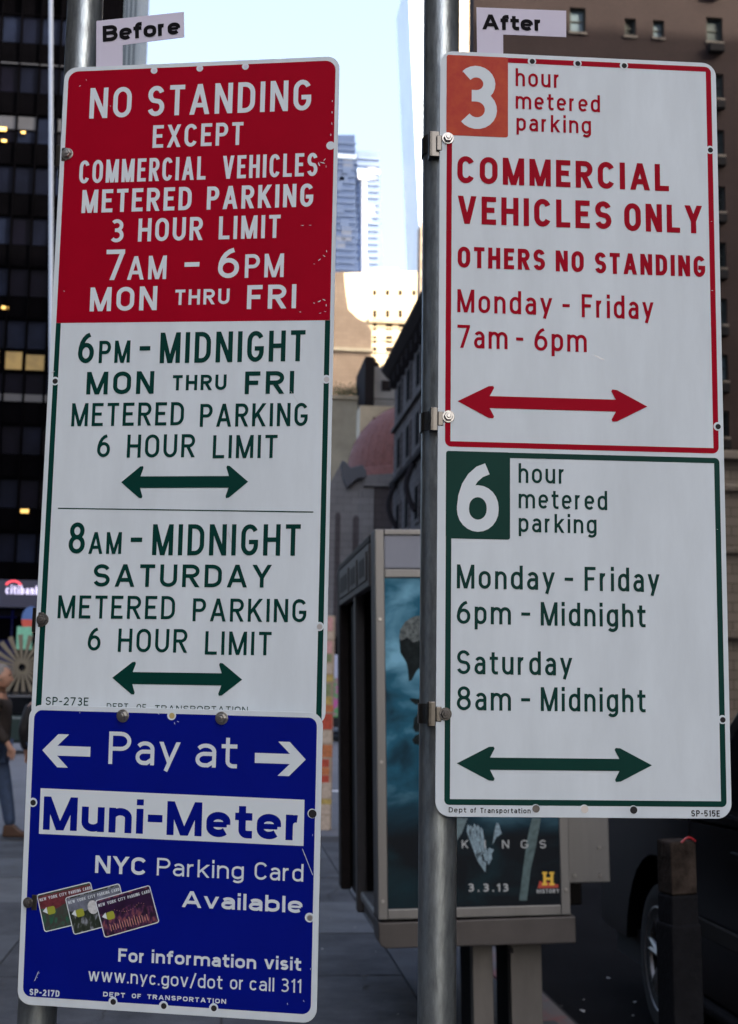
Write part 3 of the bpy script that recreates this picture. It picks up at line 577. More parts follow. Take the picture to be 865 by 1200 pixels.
sheet('lane_mark', 1.2, 2.6, 23, 23.3, -.121, 'paint', av); sheet('lane_mark', 1.0, 2.2, 30.5, 30.9, -.121, 'paint', av)

# ------------------------------------------------------------------ phone kiosk with poster
bx = at(451, 850, 6.0).x
K = thing('phone_kiosk', 'brown steel phone kiosk with a blue film poster, leaning slightly behind the right pole', 'phone kiosk', (bx, 6.0, 0))
K.rotation_euler = (0, R(-1.5), 0)
Kw = .845
# front advertising box
boxpart('ad_box', 'kiosk', K, 0, Kw, .02, .16, .615, 2.30, bevel=.006)
mb = MB(); mb.prism([(.012, .60), (0, .606), (.0, .53), (.008, .505), (.03, .492), (Kw + .02, .492), (Kw + .02, .606)][::-1], -.015, .17, 'xz'); mb.build('lower_skirt', 'kiosk', K, bevel=.006)
fw = .042
boxpart('ad_frame', 'alu', K, 0, fw, -.012, .02, .612, 2.30, bevel=.004); boxpart('ad_frame', 'alu', K, Kw - fw, Kw, -.012, .02, .612, 2.30, bevel=.004)
boxpart('ad_frame', 'alu', K, fw, Kw - fw, -.012, .02, .612, .655, bevel=.004); boxpart('ad_frame', 'alu', K, fw, Kw - fw, -.012, .02, 2.275, 2.30, bevel=.004)
boxpart('header_panel', 'alu_panel', K, fw, Kw - fw, -.004, .02, 2.125, 2.275, bevel=.006); boxpart('header_rail', 'alu', K, fw, Kw - fw, -.010, .02, 2.085, 2.122, bevel=.004)
for z in (.69, 1.28, 1.9): MB().cyl((.02, -.013, z), (.02, -.02, z), .007, n=10).build('rivet', 'bolt', K)
for z in (.72, 1.3, 1.9): MB().cyl((Kw - .02, -.013, z), (Kw - .02, -.02, z), .007, n=10).build('rivet', 'bolt', K)
# poster (flat print)
pm = mat('poster print', (.01, .03, .05), .5, spec=.12); t = pm.node_tree; b = t.nodes['Principled BSDF']; b.inputs['Coat Roughness'].default_value = .1
tc = t.nodes.new('ShaderNodeTexCoord'); mp = t.nodes.new('ShaderNodeMapping'); mp.inputs['Scale'].default_value = (1.3, 1, 2.4); t.links.new(tc.outputs['Object'], mp.inputs[0])
n = t.nodes.new('ShaderNodeTexNoise'); n.inputs['Scale'].default_value = 2.1; n.inputs['Detail'].default_value = 7; n.inputs['Distortion'].default_value = .6; t.links.new(mp.outputs[0], n.inputs['Vector'])
sx = t.nodes.new('ShaderNodeSeparateXYZ'); t.links.new(tc.outputs['Object'], sx.inputs[0])
mr = t.nodes.new('ShaderNodeMapRange'); mr.inputs['From Min'].default_value = .95; mr.inputs['From Max'].default_value = 1.25; t.links.new(sx.outputs[2], mr.inputs[0])
r1 = t.nodes.new('ShaderNodeValToRGB'); e = r1.color_ramp.elements; e[0].position = .30; e[0].color = (.002, .012, .022, 1); e[1].position = .68; e[1].color = (.20, .46, .62, 1); k = e.new(.48); k.color = (.015, .11, .18, 1)
t.links.new(n.outputs['Fac'], r1.inputs[0])
r2 = t.nodes.new('ShaderNodeValToRGB'); e = r2.color_ramp.elements; e[0].position = .45; e[0].color = (.005, .008, .012, 1); e[1].position = .8; e[1].color = (.01, .045, .06, 1); t.links.new(n.outputs['Fac'], r2.inputs[0])
mx = t.nodes.new('ShaderNodeMix'); mx.data_type = 'RGBA'; t.links.new(mr.outputs[0], mx.inputs['Factor']); t.links.new(r2.outputs[0], mx.inputs['A']); t.links.new(r1.outputs[0], mx.inputs['B']); t.links.new(mx.outputs['Result'], b.inputs['Base Color'])
PO = boxpart('poster', pm, K, fw, Kw - fw, -.001, .001, .655, 2.085)
iw = K.matrix_world
bpy.context.view_layer.update(); KI = K.matrix_world.inverted()
def kp(px, py): q = KI @ at(px, py, 6.0); return (q.x, q.z)
def pprint(name, pts, m, yo=-.0015, parent=PO):
    mb = MB(); mb.add([(a, yo, b) for a, b in pts], [tuple(range(len(pts)))]); return mb.build(name, m, parent)
M['fur'] = mat('printed grey fur', (.03, .04, .042), .6, spec=.05, var=.5, vscale=60, col2=(.20, .23, .23)); M['sil'] = mat('printed dark figure', (.006, .009, .010), .6, spec=.05, var=.4, vscale=30, col2=(.02, .028, .03))
M['pale_blue_print'] = mat('printed pale blue', (.20, .30, .36), .5, var=.6, vscale=90); M['txt'] = mat('printed pale text', (.42, .45, .46), .5); M['gold_print'] = mat('printed gold', (.75, .48, .05), .5); M['redp'] = mat('printed red', (.4, .05, .03), .5)
P8 = lambda x, y: kp(370 + x/4.2875, 620 + y/4.2875)
pprint('printed_figure', [P8(*p) for p in ((420, 560), (425, 620), (455, 670), (462, 700), (468, 765), (482, 760), (505, 715), (530, 690), (640, 700), (690, 560), (640, 470), (540, 440), (470, 460), (430, 500))], 'sil')
pprint('printed_fur', [P8(*p) for p in ((418, 545), (430, 560), (460, 545), (490, 570), (520, 560), (560, 590), (620, 560), (670, 540), (640, 470), (540, 432), (490, 440), (450, 465), (425, 505))], 'fur', -.002)
pprint('printed_hand', [P8(*p) for p in ((470, 850), (490, 850), (560, 860), (560, 885), (500, 882), (480, 865))], 'sil'); pprint('printed_hand', [P8(*p) for p in ((520, 920), (495, 950), (488, 1000), (500, 1020), (560, 1020), (560, 920))], 'sil')
pprint('printed_hand', [P8(*p) for p in ((560, 1020), (500, 1035), (484, 1060), (495, 1080), (560, 1095))], 'sil')
P9 = lambda x, y: kp(440 + x/3.327, 920 + y/3.327)
pprint('printed_staff', [P9(*p) for p in ((610, 128), (645, 128), (625, 240), (605, 330), (590, 450), (560, 450), (575, 330), (590, 220))], mat('printed weathered staff', (.03, .06, .065), .5, var=.6, vscale=25, col2=(.10, .17, .18)), -.0016)
pprint('printed_beam', [P9(*p) for p in ((315, 128), (360, 128), (335, 190), (315, 220))], mat('printed steel grey', (.10, .16, .18), .5, var=.5, vscale=25), -.0016)
em = MB()
def ep(pts): em.add([(a, -.002, b) for a, b in [P9(*p) for p in pts]], [tuple(range(len(pts)))])
for x_, y_, bx_, by_, w_ in ((360, 152, 398, 285, 9), (371, 156, 405, 270, 9), (384, 150, 413, 268, 9), (397, 153, 423, 262, 8), (410, 163, 432, 258, 8)):
    ep([(x_ - 5, y_ + 28), (x_, y_), (x_ + w_, y_ + 10), (x_ + w_ + 5, y_ + 45), (bx_ + w_*.5, by_), (bx_ - 3, by_ + 4)])
ep([(392, 268), (410, 262), (418, 292), (432, 304), (428, 340), (412, 316), (398, 296)]); ep([(426, 262), (440, 256), (452, 270), (455, 288), (440, 312), (436, 292)]); ep([(420, 268), (428, 262), (436, 286), (434, 300), (424, 290)])
ep([(437, 252), (444, 244), (462, 252), (456, 264), (450, 268)]); ep([(456, 232), (464, 178), (472, 146), (480, 150), (492, 190), (472, 203), (462, 222)])
em.build('printed_emblem', 'pale_blue_print', PO)
def ptext(txt, x0, x1, y0, y1, m, w, ser=None):
    a = P9(x0, y1); b = P9(x1, y1); c = P9(x0, y0); mb = MB(); word(mb, txt, a[0], b[0], (a[1]+b[1])/2, abs(c[1]-a[1]), w, -.0024); mb.build('lettering', m, PO)
for ch, x0, x1 in (('K', 337, 362), ('I', 425, 431), ('N', 494, 521), ('G', 567, 596), ('S', 640, 665)): ptext(ch, x0, x1, 214, 246, 'txt', .005)
for ch, x0, x1 in (('3', 360, 384), ('.', 399, 404), ('3', 418, 442), ('.', 456, 461), ('1', 472, 486), ('3', 495, 518)): ptext(ch, x0, x1, 384, 415, 'txt', .0065)
for q in ([(650, 338), (669, 338), (669, 346), (665, 346), (665, 360), (682, 360), (682, 346), (677, 346), (677, 338), (697, 338), (697, 346), (693, 346), (693, 382), (698, 382), (698, 391), (677, 391), (677, 382), (682, 382), (682, 370), (665, 370), (665, 382), (670, 382), (670, 391), (649, 391), (649, 382), (654, 382), (654, 346), (650, 346)],): pprint('printed_logo', [P9(*p) for p in q], 'gold_print', -.0028)
pprint('printed_swash', [P9(*p) for p in ((640, 372), (652, 380), (670, 376), (690, 384), (714, 388), (712, 400), (632, 402))], 'redp', -.0022)
ptext('HISTORY', 629, 717, 405, 421, 'txt', .0036)
# shells behind: side panels, flanges, roof fascia
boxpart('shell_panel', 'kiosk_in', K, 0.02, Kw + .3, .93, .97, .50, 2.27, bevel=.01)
boxpart('flange', 'kiosk', K, 0.0, .05, .90, .99, .496, 2.08, bevel=.008)
boxpart('shell_panel', 'kiosk_in', K, 0.02, Kw + .3, 1.80, 1.84, .49, 2.27, bevel=.01)
boxpart('flange', 'kiosk_dark', K, -.01, .05, 1.72, 1.86, .49, 2.27, bevel=.012)
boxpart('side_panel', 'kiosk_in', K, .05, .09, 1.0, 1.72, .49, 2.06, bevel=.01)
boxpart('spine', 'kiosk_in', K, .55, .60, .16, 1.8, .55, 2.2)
boxpart('roof', 'kiosk_dark', K, -.005, Kw + .3, .17, 1.86, 2.26, 2.30, bevel=.01)
boxpart('fascia', 'kiosk', K, -.01, .03, .165, 1.71, 2.06, 2.255, bevel=.004)
for a, b in ((.22, .58), (.66, 1.02), (1.10, 1.62)): 
    f = boxpart('fascia_panel', 'kiosk', K, -.018, -.0105, a, b, 2.09, 2.225, bevel=.003)
    boxpart('inset', 'kiosk_dark', f, -.0195, -.0182, a + .06, b - .06, 2.115, 2.20)
boxpart('base_rail', 'kiosk', K, .03, Kw, .17, .93, .50, .55, bevel=.01)
boxpart('lower_rail', 'alu', K, .015, .10, .30, .9, .555, .60, bevel=.01)
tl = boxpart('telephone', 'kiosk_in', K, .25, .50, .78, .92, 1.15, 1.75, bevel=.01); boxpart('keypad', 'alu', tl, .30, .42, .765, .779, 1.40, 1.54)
MB().cyl((.28, .75, 1.30), (.28, .75, 1.55), .022, n=14).build('handset', 'rubber', tl, smooth=True)
# right wing with rivets
boxpart('wing_panel', 'alu', K, Kw + .04, Kw + .27, .30, .34, .70, 2.27, bevel=.006)
boxpart('wing_edge', 'kiosk', K, Kw + .015, Kw + .065, .27, .30, .70, 2.27, bevel=.005)
for x, z in ((Kw + .10, .735), (Kw + .22, .735), (Kw + .22, .86), (Kw + .22, 1.2), (Kw + .22, 1.6), (Kw + .10, 1.2)): MB().cyl((x, .3, z), (x, .292, z), .008, n=10).build('rivet', 'bolt', K)
# posts
for (x0, x1, m) in ((.435, .525, 'post_tan'), (.605, .745, 'post_tan')):
    p = boxpart('post', m, K, x0, x1, .14, .21, .02, .62, bevel=.004)
    boxpart('post_shade_web', 'post_dark', K, x0 + .006, x0 + .025, .212, .50, .02, .62)  # dark material paints in the shadowed left side of each leg
    boxpart('foot_plate', 'post_dark', K, x0 - .03, x1 + .03, .10, .54, -.012, .018, bevel=.004)
MB().cyl((.600, .12, .455), (.600, .12, .435), .014, n=14).build('lock', 'hole', K)
pad = boxpart('concrete_pad', 'conc3', K, .26, .95, .0, .75, -.06, -.0105, bevel=.01)

# ------------------------------------------------------------------ short dark post by the kerb
c0 = at(803, 1000, 3.4); zt = at(799, 984, 3.4).z
PB = thing('short_post', 'dark rusted square post with a worn top, at the kerb before the black car wheel', 'post', (c0.x, 3.4, 0), R(8)); PB.rotation_euler = (0, R(-1.2), R(12))
boxpart('shaft', 'post_dark', PB, -.037, .037, -.037, .037, 0, zt - .13, bevel=.006)
boxpart('collar', 'post_dark', PB, -.042, .041, -.042, .042, .0, zt - .20, bevel=.006)
boxpart('worn_top', 'post_brown', PB, -.036, .036, -.036, .036, zt - .1295, zt, bevel=.005)
mb = MB()
for k in range(5):
    x = -.02 + k*.008; z = zt - .002 + .012*math.sin(k*.6) ; mb.cyl((x + .012, -.038, z), (x + .0205, -.038, zt - .002 + .012*math.sin((k+1)*.6)), .003, n=6)
mb.build('red_wire', 'red_plastic', PB)
mb = MB(); mb.box(-.05, .05, -.05, .05, 0, .012); mb.build('foot_plate', 'post_dark', PB)

# ------------------------------------------------------------------ black parked SUV
cx = at(769, 1093, 7.0).x
CAR = thing('parked_suv', 'black suv parked at the kerb, its grey alloy wheel showing behind the short post', 'car', (cx, 7.0, -.13))
def arc_pts(cy, cz, r, a0, a1, n=14): return [(cy + r*math.cos(R(a0 + (a1-a0)*i/n)), cz + r*math.sin(R(a0 + (a1-a0)*i/n))) for i in range(n + 1)]
WB = -2.95; CW = 1.95
side = [(1.02, .62), (1.0, .42)] + [(.90, .40)] + [(.52, .40)] + arc_pts(0, .38, .52, 2, 178) + [(-.52, .36), (WB + .52, .36)] + arc_pts(WB, .38, .52, 2, 178) + [(WB - .52, .40), (WB - 1.0, .42), (WB - 1.1, .62), (WB - 1.12, 1.1), (WB - 1.06, 1.22), (.88, 1.08), (1.0, .95)]
mb = MB(); mb.prism(side, .0, CW, 'yz'); mb.build('body', 'carblack', CAR, bevel=.03, seg=3)
gh = [(-.25, 1.12), (-.95, 1.74), (-1.2, 1.80), (WB - .75, 1.82), (WB - 1.0, 1.72), (WB - 1.06, 1.2)]
n_ = len(gh); vs = []
for sx_, inset in ((0, 1), (1, 1)):
    for (y, z) in gh:
        k = (z - 1.12)*.22; vs.append(((k if sx_ == 0 else CW - k), y, z))
MB().add(vs, [tuple(range(n_)), tuple(reversed(range(n_, 2*n_)))] + [(i, i + n_, (i+1) % n_ + n_, (i+1) % n_) for i in range(n_)]).build('cabin', 'carblack', CAR, bevel=.025, seg=3)
def sidewin(pts, name='window'):
    for s in (0, 1):
        vv = []
        for (y, z) in pts:
            k = (z - 1.12)*.22 - .006; vv.append(((k if s == 0 else CW - k), y, z))
        mb = MB().add(vv, [tuple(range(len(vv)))]); mb.add([(v[0] + (.005 if s == 0 else -.005), v[1], v[2]) for v in vv], [tuple(range(len(vv)))]); mb.build(name, 'carglass', CAR)
sidewin([(-.55, 1.22), (-1.02, 1.66), (-1.42, 1.70), (-1.42, 1.22)]); sidewin([(-1.50, 1.22), (-1.50, 1.70), (-2.45, 1.71), (-2.45, 1.22)]); sidewin([(-2.53, 1.22), (-2.53, 1.71), (-3.6, 1.68), (-3.75, 1.25)])
wsx = MB().add([(.12, -.33, 1.18), (CW-.12, -.33, 1.18), (CW-.2, -.93, 1.70), (.2, -.93, 1.70)], [(0, 1, 2, 3)]); wsx.v = [(x, y + .012, z + .012) for x, y, z in wsx.v]; wsx.build('windscreen', 'carglass', CAR)
boxpart('belt_trim', 'chrome', CAR, -.008, .004, -3.75, -.5, 1.185, 1.20)
for y in (-.52, -1.46, -2.49): boxpart('door_seam', 'hole', CAR, -.003, .003, y, y + .008, .45, 1.17)
for y in (-1.30, -2.30): boxpart('door_handle', 'carblack', CAR, -.035, -.01, y, y + .17, 1.02, 1.05, bevel=.008)
boxpart('side_step', 'post_dark', CAR, -.05, .08, WB + .6, -.62, .30, .345, bevel=.012)
boxpart('door_moulding', 'rubber', CAR, -.018, .0, WB + .6, -.60, .62, .70, bevel=.008)
boxpart('roof_rail', 'chrome', CAR, .16, .19, -3.6, -1.2, 1.86, 1.885, bevel=.008)
boxpart('bumper', 'carblack', CAR, .02, CW - .02, .95, 1.08, .40, .68, bevel=.04); boxpart('headlight', 'chrome', CAR, .05, .35, .985, 1.025, .76, .92, bevel=.01); boxpart('headlight', 'chrome', CAR, CW - .35, CW - .05, .985, 1.025, .76, .92, bevel=.01); boxpart('tail_light', 'redp', CAR, .02, .15, WB - 1.14, WB - 1.08, .85, 1.15, bevel=.01)
boxpart('underbody', 'hole', CAR, .06, CW - .06, WB - .9, .9, .26, .44)
def wheel(x, y, sgn, steer=0):
    w = MB(); prof = [(.20, -.11), (.30, -.125), (.345, -.12), (.372, -.10), (.38, -.05), (.38, .05), (.372, .10), (.345, .12), (.30, .125), (.20, .11)]
    w.lathe(prof, axis='x', n=48); t = w.build('wheel', 'rubber', CAR, smooth=True); t.location = (x, y, .38); t.rotation_euler = (0, 0, steer)
    rm = MB(); rm.lathe([(.265, -.118*sgn), (.255, -.122*sgn), (.240, -.10*sgn), (.235, .05*sgn)], axis='x', n=40); rm.lathe([(.0, -.098*sgn), (.05, -.10*sgn), (.062, -.088*sgn), (.062, -.05*sgn)], axis='x', n=24)
    for k in range(6):
        a = 2*math.pi*k/6 + .2
        for da in (-.13, .13):
            p0 = Vector((-.085*sgn, .05*math.cos(a), .05*math.sin(a))); p1 = Vector((-.098*sgn, .245*math.cos(a + da), .245*math.sin(a + da))); rm.cyl(p0, p1, .024, .016, n=8)
    rm.lathe([(.0, -.02*sgn), (.235, -.02*sgn)], axis='x', n=32)
    rm.build('rim', 'rim', t, smooth=True); db = MB(); db.lathe([(.0, -.05*sgn), (.17, -.05*sgn), (.17, -.03*sgn)], axis='x', n=28); db.build('brake_disc', 'post_dark', t)
wheel(.13, 0, 1, R(-3)); wheel(.13, WB, 1); wheel(CW - .13, 0, -1); wheel(CW - .13, WB, -1)

# ------------------------------------------------------------------ sticker-covered post beyond the left signs
c0 = at(378, 948, 17.0)
ST = thing('sticker_post', 'pale square post patched with orange and yellow stickers, behind the blue sign', 'post', (c0.x, 17.0, -.12))
sc_ = 17.0/FPX; hgt = at(385, 722, 17).z + .12
boxpart('shaft', mat('beige post', (.36, .29, .22), .8, var=.3, vscale=6), ST, -.10, .10, -.10, .10, 0, hgt, bevel=.01)
SC = [mat('sticker red', (.45, .06, .03), .6, var=.3, vscale=20), mat('sticker orange', (.5, .17, .06), .6, var=.4, vscale=20), mat('sticker yellow', (.45, .34, .10), .6, var=.4, vscale=20), mat('sticker cream', (.5, .42, .34), .6, var=.3, vscale=20), mat('sticker green', (.20, .26, .12), .6, var=.4, vscale=20), mat('sticker pink', (.55, .30, .30), .6, var=.3, vscale=20)]
z = hgt - .02; k = 0
while z > .15:
    h = random.uniform(.06, .2); m = SC[[5, 3, 5, 4, 3, 2, 4, 2, 1, 0, 3, 1, 0, 1, 0, 3, 2, 3][min(k, 17)]]
    boxpart('sticker', m, ST, random.uniform(-.1, -.06), random.uniform(.06, .1), -.103 - (k % 2)*.002, -.101, z - h, z); boxpart('sticker', m, ST, .101, .103, -.09, .07, z - h, z)
    z -= h + random.uniform(0, .03); k += 1

# ------------------------------------------------------------------ delivery truck far off, painted flowers
T0 = at(376, 855, 44); TR = thing('delivery_truck', 'small truck painted with pink and green flowers, beyond the avenue right of the blue sign', 'truck', (T0.x - .6, 44, -.12))
fm = mat('flower paint', (.10, .35, .12), .6, var=.5, vscale=2.2, col2=(.55, .10, .35), thr=(.48, .56)); fm2 = mat('truck upper', (.45, .48, .62), .5)
boxpart('cargo_box', fm, TR, 0, 2.1, 0, 4.2, .75, 2.0, bevel=.03); boxpart('cargo_top', fm2, TR, 0, 2.1, 0, 4.2, 2.003, 2.75, bevel=.03)
boxpart('chassis', 'hole', TR, .1, 2.0, -.2, 5.5, .45, .747); boxpart('cab', 'carblack', TR, .1, 2.0, 4.25, 5.6, .75, 2.1, bevel=.1)
for x in (.2, 1.9):
    for y in (.8, 4.9):
        mb = MB(); mb.lathe([(.0, -.12), (.2, -.13), (.40, -.12), (.42, 0), (.40, .12), (.2, .13), (0, .12)], (x, y, .42), 'x', 28); mb.build('wheel', 'rubber', TR, smooth=True)
boxpart('tail_lamp', mat('lamp lens', (.7, .7, .6), .3), TR, .55, .78, -.22, -.2, .6, .85)

# ------------------------------------------------------------------ buildings
def gridwin(parent, xs, zs, w, h, yf, frame, panes, depth=.12, name='window', fr=.08, sill=True):
    """recessed windows: frame mesh + pane child, shared mesh data"""
    fm_ = MB(); fm_.box(-fr, 0, 0, depth, -fr, h+fr).box(w, w+fr, 0, depth, -fr, h+fr).box(0, w, 0, depth, h, h+fr).box(0, w, 0, depth, -fr, 0).box(0, w, .02, depth, h*.5-.03, h*.5+.03)
    if sill: fm_.box(-fr*1.6, w+fr*1.6, -.10, 0, -fr-.12, -fr*.9)
    me = fm_.mesh(name, frame); pms = [MB().box(0, w, depth*.6, depth*.8, 0, h).mesh('pane', p) for p in panes]
    for x in xs:
        for z in zs:
            o = inst(name, me, parent, (x, yf - depth, z)); inst('pane', random.choice(pms), o)
def wall_with(mb, x0, x1, y0, y1, z0, z1): return mb.box(x0, x1, y0, y1, z0, z1)
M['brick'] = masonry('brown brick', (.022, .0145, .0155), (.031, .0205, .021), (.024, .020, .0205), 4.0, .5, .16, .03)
M['stone_base'] = masonry('grey brown stone', (.11, .10, .092), (.13, .12, .11), (.05, .045, .04), 1.0, 1.0, .45, .02)
M['win_frame'] = mat('window frame', (.028, .033, .032), .7, spec=.15); M['pane_a'] = mat('pane pale blind', (.035, .045, .048), .3, spec=.2, var=.3, vscale=1.2); M['pane_b'] = mat('pane sky', (.09, .125, .15), .25, spec=.3); M['pane_c'] = mat('pane dark', (.012, .015, .015), .4, spec=.12, var=.4, vscale=1.5)
BY = 62.0
def X(px, py, Y): return at(px, py, Y).x
def Z(px, py, Y): return at(px, py, Y).z
x0 = X(553, 300, BY); sc = BY/FPX
BK = thing('brick_building', 'dark brown brick apartment block with many small windows behind the right sign', 'building', (0, BY, 0))
zc = Z(860, 530, BY)
boxpart('core_wall', 'brick', BK, x0, 17.5, .36, 1.3, zc, 112); boxpart('rear_shade_wing', 'brick', BK, 17.503, 100, .36, 30, zc, 112); boxpart('stone_base', 'stone_base', BK, x0, 17.5, -.25, 1.3, 0, zc - .003); boxpart('stone_base', 'stone_base', BK, 17.503, 100, -.25, 30, 0, zc - .003)  # unseen height and rear wing extended to shade the church and tan block
for zz, hh, pr in ((zc, .45, .6), (zc - 1.6, .35, .45), (zc - 4.6, .3, .4), (zc - 8.5, .4, .5)): boxpart('cornice', 'stone_base', BK, x0 - .2, 60, -pr, -.001 if zz == zc else -.26, zz - hh, zz, bevel=.08)
floor_px = [43 + 66.5*k for k in range(-1, 8)]
zsw = [Z(750, p, BY) for p in floor_px]
cols = [(X(px, 200, BY), w, 1.28 if w > .6 else .92) for px, w in ((577, .55), (609, .55), (668, .80), (733.5, .56), (767, .56), (830.5, .82), (896, .56), (929, .56))]
mb = MB(); xa = x0
for cx_, cw_, chh in cols:
    mb.box(xa, cx_, 0, .35, zc, 112); zp = zc
    for z in sorted(zsw):
        if z + chh < zc + .3: continue
        mb.box(cx_, cx_ + cw_, 0, .35, zp, max(z, zp + .01)); zp = z + chh
    mb.box(cx_, cx_ + cw_, 0, .35, zp, 112); xa = cx_ + cw_
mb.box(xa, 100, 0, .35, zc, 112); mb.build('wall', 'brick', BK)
for px, w in ( (577, .55), (609, .55), (668, .80), (733.5, .56), (767, .56), (830.5, .82), (896, .56), (929, .56)):
    wh = 1.28 if w > .6 else .92
    gridwin(BK, [X(px, 200, BY) + .09], [z + .09 for z in zsw if z + wh > zc + .3], w - .18, wh - .18, .28, 'win_frame', ['pane_a', 'pane_a', 'pane_b', 'pane_c', 'pane_c'], fr=.085, sill=False)
    sl_ = MB().box(-.06, w + .06, -.07, .34, -.10, .015).mesh('sill', 'stone_base')
    for z in zsw:
        if z > zc + .3: inst('sill', sl_, BK, (X(px, 200, BY), 0, z))
mb = MB()
for px in (831.5,):
    for z in zsw: mb = MB(); mb.box(X(px, 200, BY), X(px, 200, BY) + .75, -.35, 0, z - .62, z - .22); mb.build('air_conditioner', 'post_dark', BK, bevel=.02)
zs3 = [zc - 4.1, zc - 8.0]
gridwin(BK, [X(p, 600, BY) for p in (560, 640, 720, 800, 880)], zs3, 1.2, 2.2, -.26, 'win_frame', ['pane_c'])

M['pane_matte'] = mat('grimy dark pane', (.010, .011, .012), .9, spec=0)
# dark stone building on the right of the gap, receding to the avenue corner
DY0, DY1 = 61.0, 84.0
dx1 = X(463, 430, DY1); DS = thing('stone_building', 'dark stone mansion with heavy bracketed cornice beside the right pole', 'building', (dx1, 0, 0))
M['dark_stone'] = masonry('soot dark stone', (.070, .066, .070), (.088, .084, .088), (.03, .028, .03), 1.2, 1.1, .5, .03); M['roof_dark'] = mat('dark roof edge', (.014, .013, .015), .9, spec=.05)
zt = Z(458, 432, DY1)
boxpart('wall', 'dark_stone', DS, 0, 4.6, 42, DY1, 0, zt - .8)
mb = MB(); mb.prism([(-.0, zt-.8), (-.45, zt-.55), (-.75, zt-.2), (-.85, zt), (-.6, zt + .15), (4.6, zt + .3), (4.6, zt-.8)], 41.5, DY1 + .4, 'xz'); mb.build('cornice', 'roof_dark', DS)
for i in range(22): boxpart('bracket', 'roof_dark', DS, -.45, -.002, 43 + i*1.9, 43.35 + i*1.9, zt - 1.5, zt - .82, bevel=.05)
boxpart('string_course', 'roof_dark', DS, -.3, -.002, 42, DY1, zt - 7.7, zt - 7.35, bevel=.08); boxpart('string_course', 'dark_stone', DS, -.22, -.002, 42, DY1, zt - 4.2, zt - 3.95, bevel=.05)
for i in range(10):
    for z in (zt - 3.6, zt - 6.9, zt - 11):
        y = 44 + i*4.0; w = boxpart('window', 'dark_stone', DS, -.10, -.002, y, y + 1.7, z - .2, z + 2.1, bevel=.04); boxpart('pane', 'pane_matte', w, -.12, -.101, y + .25, y + 1.45, z + .05, z + 1.85)
for y in (66, 74, 82):
    mb = MB()
    for k in range(10): mb.cyl((-.1 - .5*math.sin(k*.3), y - k*.12, zt - 7.7 - k*.28), (-.1 - .5*math.sin((k+1)*.3), y - (k+1)*.12, zt - 7.98 - k*.28), .16, n=8)
    mb.build('iron_bracket', 'roof_dark', DS, smooth=True)

# church: grey stone front with recess, red dome behind
CY = 92.0
M['grey_stone'] = masonry('grey limestone', (.20, .195, .20), (.23, .225, .23), (.12, .12, .12), 1.0, 1.0, .5, .015); M['recess'] = masonry('brown grey panel', (.085, .075, .08), (.095, .085, .09), (.06, .055, .06), 1, 1.2, .5, .02)
M['dome'] = mat('red tile dome', (.165, .064, .056), .75, var=.28, vscale=3.5, bump=.4, bscale=6)
CH = thing('church', 'grey stone church with a weathered red dome beyond the avenue', 'church', (0, CY, 0))
xl, xr = X(388, 700, CY), X(500, 700, CY)
q = lambda px, py, Y=CY: (X(px, py, Y), Z(px, py, Y))
P7 = lambda x, y, Y=CY: q(370 + x/4.613, 380 + y/4.613, Y)
gz = -.12
mb = MB(); mb.prism([(xl - 1, gz), P7(70, 900), P7(90, 840), P7(140, 745), P7(155, 770), P7(180, 790), P7(255, 770), P7(270, 815), P7(450, 805), P7(455, 755), P7(560, 755), (P7(560, 755)[0], gz)], 0, 9); mb.build('front_wall', 'grey_stone', CH)
mb = MB(); mb.prism([P7(132, 760), P7(140, 740), P7(160, 750), P7(185, 780), P7(250, 765), P7(272, 800), P7(272, 835), P7(225, 838), P7(168, 888), P7(150, 850)], -.5, -.01); mb.build('gable_coping', mat('slate coping', (.085, .09, .105), .8), CH, bevel=.06)
boxpart('string_course', 'grey_stone', CH, P7(272, 0)[0], P7(560, 0)[0], -.35, -.01, P7(0, 868)[1], P7(0, 815)[1], bevel=.05)
boxpart('recessed_panel', 'recess', CH, P7(330, 0)[0], P7(495, 0)[0], -.04, -.005, P7(0, 1120)[1], P7(0, 870)[1])
for px0, px1, pt_ in ((105, 135, 1040), (200, 235, 1060)):
    a = P7(px0, pt_); b = P7(px1, pt_); mb = MB(); c = (a[0]+b[0])/2; r = (b[0]-a[0])/2
    mb.prism([(a[0], 2.5), (b[0], 2.5), (b[0], a[1])] + [(c + r*math.cos(R(t)), a[1] + 1.6*r*math.sin(R(t))) for t in range(15, 180, 15)] + [(a[0], a[1])], -.03, -.006); mb.build('niche', 'recess', CH)
boxpart('pier', 'grey_stone', CH, P7(255, 0)[0], P7(330, 0)[0], -.25, -.008, gz, P7(0, 890)[1], bevel=.03)
boxpart('canopy', 'roof_dark', CH, q(392, 0)[0], q(420, 0)[0], -3, -.01, q(0, 765)[1], q(0, 740)[1], bevel=.05)
# dome
Rr_ = (X(491, 560, CY+14) - X(407, 560, CY+14)); DC = (X(491, 560, CY+14), 0); zb = Z(450, 556, CY+14)
prof = [(Rr_*1.04, -3.0), (Rr_*1.04, -.3), (Rr_*1.0, 0)]; hh_ = Z(450, 472, CY+14) - zb
prof += [(Rr_*1.0*math.cos(R(a)), hh_*math.sin(R(a))) for a in range(0, 91, 6)]
mb = MB(); mb.lathe(prof, (DC[0], 14, zb), n=64); mb.build('dome', 'dome', CH, smooth=True)
mb = MB()
for i in range(48):
    a = 2*math.pi*i/48
    pts = [(Rr_*1.003*math.cos(R(t)), hh_*1.003*math.sin(R(t))) for t in range(0, 85, 12)]
    for (r0, z0), (r1, z1) in zip(pts, pts[1:]): mb.cyl((DC[0] + r0*math.cos(a), 14 + r0*math.sin(a), zb + z0), (DC[0] + r1*math.cos(a), 14 + r1*math.sin(a), zb + z1), .02, n=4, caps=False)
